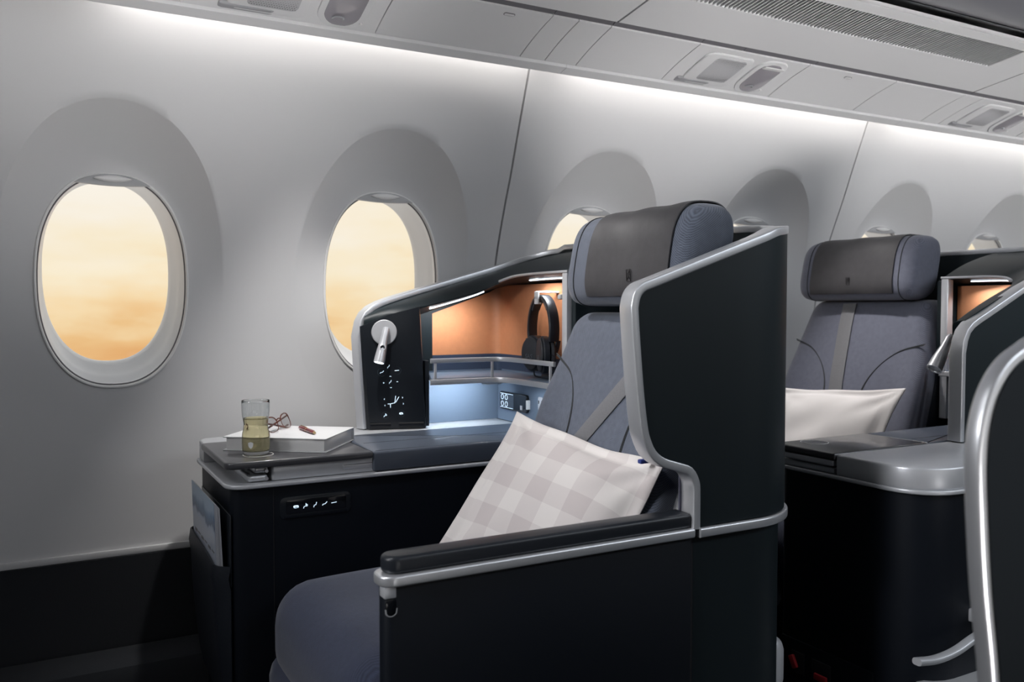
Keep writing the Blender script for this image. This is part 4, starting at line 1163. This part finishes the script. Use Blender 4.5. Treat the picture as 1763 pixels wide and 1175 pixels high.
def pillow(name, corners, T_, m, label, group, seed, curl=0.0):
    """square cushion with a flanged case; corners TL TR BR BL seen from the front"""
    rnd = random.Random(seed)
    TL, TR, BR, BL = [Vector(c) for c in corners]
    nrm = ((TR - TL).cross(BL - TL)).normalized()
    N = 56
    waves = [(rnd.uniform(0, 2 * PI), rnd.uniform(3, 9), rnd.uniform(0, 2 * PI), rnd.uniform(.3, 1)) for _ in range(7)]
    def pt(i, j, side):
        u = i / N; v = j / N
        a, b_ = 2 * u - 1, 2 * v - 1
        pin = .055                                          # sides draw in between the corners
        uu = .5 + (u - .5) * (1 - pin * (1 - b_ * b_) * 1.0); vv = .5 + (v - .5) * (1 - pin * (1 - a * a))
        p = TL.lerp(TR, uu).lerp(BL.lerp(BR, uu), vv)
        fl = .88
        aa = min(1, abs(a) / fl); bb = min(1, abs(b_) / fl)
        h = T_ * (max(0, (1 - aa ** 2.4)) * max(0, (1 - bb ** 2.4))) ** .55
        w = 0
        for ph, fr, dr, am in waves:
            w += am * math.sin(ph + fr * (a * math.cos(dr) + b_ * math.sin(dr)) + 1.6 * math.sin(2.5 * a * math.sin(dr) + ph))
        edge = max(aa, bb)
        # folds that run in from the corners
        for ca, cb in ((-1, -1), (1, -1), (1, 1), (-1, 1)):
            d = math.hypot(a - ca, b_ - cb); an = math.atan2(b_ - cb, a - ca)
            w += 2.4 * math.exp(-(d / .75) ** 2) * math.sin(an * 9 + ca * 2 + cb) * min(1, d * 2.5)
        wr = .0031 * w * (1 - .4 * edge)
        flo = .004 * math.sin(6 * a + 3 * b_ + seed) * max(0, edge - .9) / .1
        s_ = 1 if side == 0 else -.55
        return p + nrm * (h * s_ + wr + flo + curl * (a * a * b_ * b_) + (.0012 if side == 0 else -.0012))
    bm = bmesh.new(); uvl = bm.loops.layers.uv.new('UVMap'); G = []
    for side in (0, 1):
        g = [[bm.verts.new(CUR[0](pt(i, j, side))) for j in range(N + 1)] for i in range(N + 1)]; G.append(g)
        for i in range(N):
            for j in range(N):
                f = bm.faces.new((g[i][j], g[i + 1][j], g[i + 1][j + 1], g[i][j + 1]))
                for l, (q, r_) in zip(f.loops, ((i, j), (i + 1, j), (i + 1, j + 1), (i, j + 1))): l[uvl].uv = (q / N, r_ / N)
    bd = [(i, 0) for i in range(N)] + [(N, j) for j in range(N)] + [(i, N) for i in range(N, 0, -1)] + [(0, j) for j in range(N, 0, -1)]
    for k in range(len(bd)):
        a, c = bd[k], bd[(k + 1) % len(bd)]
        f = bm.faces.new((G[0][a[0]][a[1]], G[0][c[0]][c[1]], G[1][c[0]][c[1]], G[1][a[0]][a[1]]))
        for l, (q, r_) in zip(f.loops, (a, c, c, a)): l[uvl].uv = (q / N, r_ / N)
    bmesh.ops.recalc_face_normals(bm, faces=bm.faces[:])
    org = Vector((sum(v.co.x for v in bm.verts) / len(bm.verts), sum(v.co.y for v in bm.verts) / len(bm.verts), min(v.co.z for v in bm.verts)))
    for v in bm.verts: v.co -= org
    me = bpy.data.meshes.new(name); bm.to_mesh(me); bm.free(); me.materials.append(m)
    for p in me.polygons: p.use_smooth = True
    o = bpy.data.objects.new(name, me); COL.objects.link(o); o.location = org
    return tagit(o, label, 'pillow', group)

# ---- the foreground suite
shell('dark curved seat shell with satin silver rim wrapping the foreground seat')
console('dark side console under the first two windows, carrying the glass and the book')
storage('storage unit with orange leather niche, reading lamp and headset hook under the second window')
seat('blue grey woven airline seat in the foreground, inside the tall curved shell')
pillow('pillow', [(.845, 1.505, .790), (.912, 1.122, .737), (.770, 1.160, .470), (.642, 1.455, .545)], .062, M_PILLOW, 'pale checked square pillow leaning on the foreground seat behind its armrest', 'seat pillows', 3, -.004)

# ---- the suite behind it: mirrored, one row further aft
CUR[0] = Xf(1.1, 3.045)
shell('dark seat shell with silver rim at the right, standing on the second console', True)
console('dark console with rounded silver corner on the right, in front of the second seat', True)
storage('storage unit with small lit niche and silver reading lamp beside the second seat', True)
seat('blue grey airline seat further back on the right, with a white pillow', True)
CUR[0] = ID
pillow('pillow', [(1.955, 1.90, .757), (1.945, 1.435, .792), (1.80, 1.46, .53), (1.81, 1.88, .53)], .055, M_PILLOWW, 'white pillow on the second seat, behind the right console', 'seat pillows', 8, .0)

# ---- objects on the foreground console
TZ = .7052
b_ = empty('drinking_glass', (.383, 1.757, TZ), 'clear waisted tumbler half full of pale gold drink, standing on the tray table', 'glass')
H_ = .1085
op = [(0, .0), (.0225, 0), (.0252, .0035), (.0268, .012), (.0274, .026), (.0268, .040), (.0245, .052), (.0236, .0605), (.0245, .068), (.0262, .078), (.0272, .090), (.0274, H_)]
ip = [(.0266, H_), (.0264, .090), (.0254, .078), (.0236, .068), (.0227, .0605), (.0236, .052), (.0258, .040), (.0264, .026), (.0256, .014), (.023, .0085), (0, .0075)]
def sm(pr, n=4): return [(max(0, p.x), p.y) for p in smooth_path([(a, c, 0) for a, c in pr], n)]
b = B(); b.lathe(sm(op) + [(.0270, H_ + .0006)] + sm(ip), (.383, 1.757, TZ), k=56); b.done('tumbler', M_GLASS, b_, smooth=60)
lv = .0735
ipl = [p for p in reversed(sm(ip, 4)) if p[1] < lv]
b = B(); b.lathe([(0, .0073)] + [(max(0, r + .0002), h) for r, h in ipl[1:]] + [(.0248, lv), (.0238, lv - .0008), (0, lv - .0010)], (.383, 1.757, TZ), k=56); b.done('drink', M_WINE, b_, smooth=60)
cd = Vector((-.213, -.977, 0)); cs_ = Vector((.977, -.213, 0)); cc = Vector((.383, 1.757, TZ + .0225))
b = B(); pts = []
for x, z in [(-.0048, .0045), (0, .0062), (.0048, .0045), (.0045, -.001), (.003, -.0045), (0, -.007), (-.003, -.0045), (-.0045, -.001)]:
    xx = x - .0100; dd = math.sqrt(.0276 ** 2 - xx ** 2); pts.append(cc + cs_ * xx + cd * dd + Vector((0, 0, z)))
b.raw(pts, [tuple(range(8))]); b.thicken(.0003); b.done('crest', M_WHITEPL, b_, smooth=0)

BA = Vector((.333, 1.838, 0)); BU = Vector((.796, -.605, 0)); BV = Vector((.605, .796, 0)).normalized()
BMX = Matrix(((BU.x, BV.x, 0, .333), (BU.y, BV.y, 0, 1.836), (0, 0, 1, TZ), (0, 0, 0, 1)))
bk = empty('book', (.46, 1.83, TZ), 'thick white hardback book lying on the tray table behind the tumbler', 'book')
b = B(); b.box((0, 0, 0), (.222, .176, .0024), .0008, mtx=BMX); b.box((0, 0, .0266), (.222, .176, .0290), .0008, mtx=BMX); b.box((0, .1735, 0), (.222, .1765, .029), .0012, mtx=BMX); b.done('cover', M_BOOKC, bk)
b = B(); b.box((.006, .004, .0024), (.217, .1735, .0266), .0008, mtx=BMX); b.done('page_block', M_PAGES, bk)
BT = TZ + .0292

pn = empty('pen', (.508, 1.80, BT), 'dark red ballpoint pen with gold tip lying on the white book', 'pen')
p0 = Vector((.500, 1.862, BT + .0048)); p1 = Vector((.5065, 1.762, BT + .0040)); ax = (p1 - p0).normalized(); L_ = (p1 - p0).length
b = B(); b.lathe([(0, 0), (.0030, .0005), (.0042, .004), (.0046, L_ * .35), (.0046, L_ * .45)], p0, ax, 20); b.done('pen_cap', M_PEN, pn)
b = B(); b.lathe([(.0047, 0), (.0049, .001), (.0047, .002)], p0 + ax * L_ * .45, ax, 20); b.done('pen_ring', M_GOLD, pn)
b = B(); b.lathe([(.0045, 0), (.0045, L_ * .25), (.0038, L_ * .40), (.0030, L_ * .44)], p0 + ax * (L_ * .45 + .002), ax, 20); b.done('barrel', M_PEN, pn)
b = B(); b.lathe([(.0030, 0), (.0020, .005), (.0006, .0095), (0, .010)], p0 + ax * (L_ * .89 + .002), ax, 16); b.tube([p0 + ax * .008 + Vector((0, 0, .0055)), p0 + ax * .045 + Vector((0, 0, .0052))], .0008, 8); b.done('pen_tip', M_GOLD, pn)

# folded spectacles on the book
sp = empty('eyeglasses', (.46, 1.90, BT), 'folded tortoiseshell reading glasses lying on the white book beside the tumbler', 'eyeglasses')
gx = Vector((.80, -.60, 0)).normalized() * -1; gx = Vector((.62, .785, 0)).normalized()   # along the two lenses
gn = Vector((.70, -.55, .35)).normalized(); gc = Vector((.457, 1.866, BT + .0175))
gz = gx.cross(gn).normalized() * -1
if gz.z < 0: gz = -gz
def gp(u, v, w=0): return gc + gx * u + gz * v + gn * w
def lens_loop(s_, k=26):
    out = []
    for i in range(k):
        a = 2 * PI * i / k; x, z = sup(.0240, .0165, a, 2.6)
        z *= 1.0 + .12 * (x * s_ / .0245) * (1 if z > 0 else .3)
        out.append((s_ * .0335 + x, z, -.22 * ((s_ * .0335 + x) ** 2)))
    return out
for s_ in (-1, 1):
    L = [gp(u, v, w * 4) for u, v, w in lens_loop(s_)]
    b = B(); b.tube(L, [.0008 + .0010 * max(0, (q - gc).dot(gz) / .019) for q in L], 8, closed=True); fr_ = b.done('rim', M_TORT, sp)
    b = B(); b.raw(L, [tuple(range(len(L)))]); b.thicken(.0006); b.done('lens', M_SPEC, sp, smooth=0)
b = B(); b.tube([gp(-.010, .006), gp(-.004, .009, .001), (gp(.004, .009, .001)), gp(.010, .006)], .0014, 8); b.done('bridge', M_TORT, sp)
for s_ in (-1, 1):
    a0 = gp(s_ * .0585, .010, -.004)
    e1 = a0 - gn * .004
    e2 = Vector((gp(-s_ * .035, 0, -.006 - .004 * (s_ + 1)).x, gp(-s_ * .035, 0, -.006 - .004 * (s_ + 1)).y, BT + .0052 + .002 * s_))
    e3 = Vector((gp(-s_ * .062, 0, -.010).x, gp(-s_ * .062, 0, -.010).y, BT + .0035))
    P = smooth_path([a0, e1, e1.lerp(e2, .5), e2, e3], 5)
    b = B(); b.tube(P, [.0016 + .0010 * (i / len(P)) for i in range(len(P))], 8); b.done('temple', M_TORT, sp)

# headset on its hook
hp = empty('headphones', (1.04, 1.735, .86), 'black over-ear headphones hanging from a white hook in the orange leather niche', 'headphones')
arcp = []
for k in range(33):
    a = PI * 1.10 - (PI * 1.20) * k / 32
    arcp.append((1.040 + .012 * math.cos(a), 1.733 - .070 * math.cos(a + 0) * -1 * -1 if False else 1.733 + .070 * math.cos(a), .948 + .078 * math.sin(a)))
b = B(); b.sweep(arcp, rprof(.026, .009, .003), [(-1, 0, 0)] * len(arcp))
hb = b.done('headband', M_HP, hp)
b = B(); b.sweep([(p[0], p[1] + (1.733 - p[1]) * .07, p[2] - .006) for p in arcp[9:24]], rprof(.022, .007, .003), [(-1, 0, 0)] * 15); b.done('band_padding', M_HPPAD, hb)
for yc, sg in ((1.757, 1), (1.694, -1)):
    cc = Vector((1.028 if sg > 0 else 1.018, yc, .892)); nrm = Vector((-.93, .36 * sg * -.6, 0)).normalized() if sg > 0 else Vector((-.95, .30, 0)).normalized()
    u = Vector((0, 0, 1)).cross(nrm).normalized(); 
    def oval(a_, b_2, h):
        return [cc + nrm * h + u * (a_ * math.cos(q)) + Vector((0, 0, 1)) * (b_2 * math.sin(q)) for q in [2 * PI * k / 32 for k in range(32)]]
    def stack(L):
        V = []; F = []
        for a_, b_2, h in L: V += oval(a_, b_2, h)
        for i in range(len(L) - 1):
            for k in range(32): F.append((i * 32 + k, i * 32 + (k + 1) % 32, (i + 1) * 32 + (k + 1) % 32, (i + 1) * 32 + k))
        F.append(tuple(range(32))); F.append(tuple((len(L) - 1) * 32 + k for k in range(32))); return V, F
    b = B(); b.raw(*stack([(.028, .036, -.012), (.034, .043, -.008), (.034, .043, .003), (.031, .040, .006)])); ec = b.done('ear_cup', M_HP, hp)
    b = B(); b.raw(*stack([(.029, .037, .006), (.031, .039, .008), (.0295, .0375, .0105), (.026, .034, .0115)])); b.done('cup_plate', M_HPPAD, ec)
    text('lettering', 'SAS', .0155, cc + nrm * .0117 - u * -.0 + Vector((0, 0, -.012)) + u * (-.0165), u, (0, 0, 1), M_HPTXT, ec, shear=.2)
    b = B(); b.raw(*stack([(.030, .039, -.022), (.034, .042, -.018), (.033, .041, -.012)])); b.done('ear_pad', M_HPPAD, ec)
    ysd = 1.733 + sg * .0685
    P = smooth_path([(1.040, ysd, .925), (1.036, ysd - sg * .002, .905), tuple(cc + Vector((0, sg * .034, -.002)) - nrm * .004)], 5)
    b = B(); b.sweep(P, rprof(.012, .005, .0015), Vector((-1, 0, 0))); b.done('yoke', M_HP, hp)
b = B(); b.tube(smooth_path([(1.030, 1.757, .850), (1.030, 1.755, .842), (1.032, 1.752, .838), (1.036, 1.742, .8365), (1.04, 1.72, .8370), (1.045, 1.70, .8375), (1.05, 1.68, .8385), (1.04, 1.665, .8375), (1.03, 1.68, .8375), (1.035, 1.70, .8395)], 5), .0018, 8)
b.box((1.026, 1.68, .8345), (1.046, 1.72, .846), .004); b.done('cable', M_HP, hp)

# magazines in the stretch pocket
for i, (x, tilt) in enumerate(((.3055, 0), (.3145, 1))):
    mz = empty('magazine', (x, 1.85, .36), 'magazine with a blue mountain cover, front one in the console pocket' if i == 0 else 'thin pale magazine behind the blue one in the console pocket', 'magazine', 'magazines in the console pocket')
    MX = Matrix.Translation((x, 1.85, .36)) @ Matrix.Rotation(math.radians(-1.5 - i), 4, 'Y')
    b = B(); b.box((-.0052, -.128, .0), (-.0045, .138 - .01 * i, .262 - .006 * i), .0, mtx=MX); b.done('cover', M_MAG if i == 0 else M_MAGPAGE, mz, smooth=0)
    b = B()
    for k in range(4): b.box((-.0043 + k * .0014, -.1275 - k * .0006, .001), (-.0033 + k * .0014, .137 - .01 * i, .261 - .0012 * k - .006 * i), 0, mtx=MX)
    b.done('pages', M_MAGPAGE, mz, smooth=0)
    if i == 0:
        b = B()
        for k, yy in enumerate((.10, .06, .02, -.02, -.06, -.10)): b.box((-.0056, yy - .016, .158 + .003 * (k % 2)), (-.0052, yy + .012, .164), 0, mtx=MX)
        b.done('title_lettering', M_STRIP, mz, smooth=0)

# ---- silver-rimmed shell of the centre seat, cut by the right edge of the picture
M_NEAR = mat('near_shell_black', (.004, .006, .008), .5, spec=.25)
nr = empty('privacy_shell', (1.2, .44, 0), 'nearest seat shell, a dark panel with blurred silver edge cut off by the right side', 'seat shell', 'curved seat shells')
edge = [(.752, .0), (.750, .30), (.738, .50), (.7175, .673), (.7025, .76), (.6945, .83), (.692, .875), (.6965, .905), (.708, .929), (.727, .948), (.752, .960), (.79, .974), (1.0, 1.045), (1.1, 1.07)]
pe = smooth_path([(x, z, 0) for x, z in edge], 5)
out = [(p.x, p.y) for p in pe] + [(1.1, 0)]
b = B(); b.prism(out, XZ, .432, .452, .0); b.done('shell_panel', M_NEAR, nr, smooth=30)
b = B(); b.sweep([(p.x, .442, p.y) for p in pe], rprof(.016, .017, .004), Vector((0, 1, 0))); b.done('rim_trim', M_SILVER, nr)
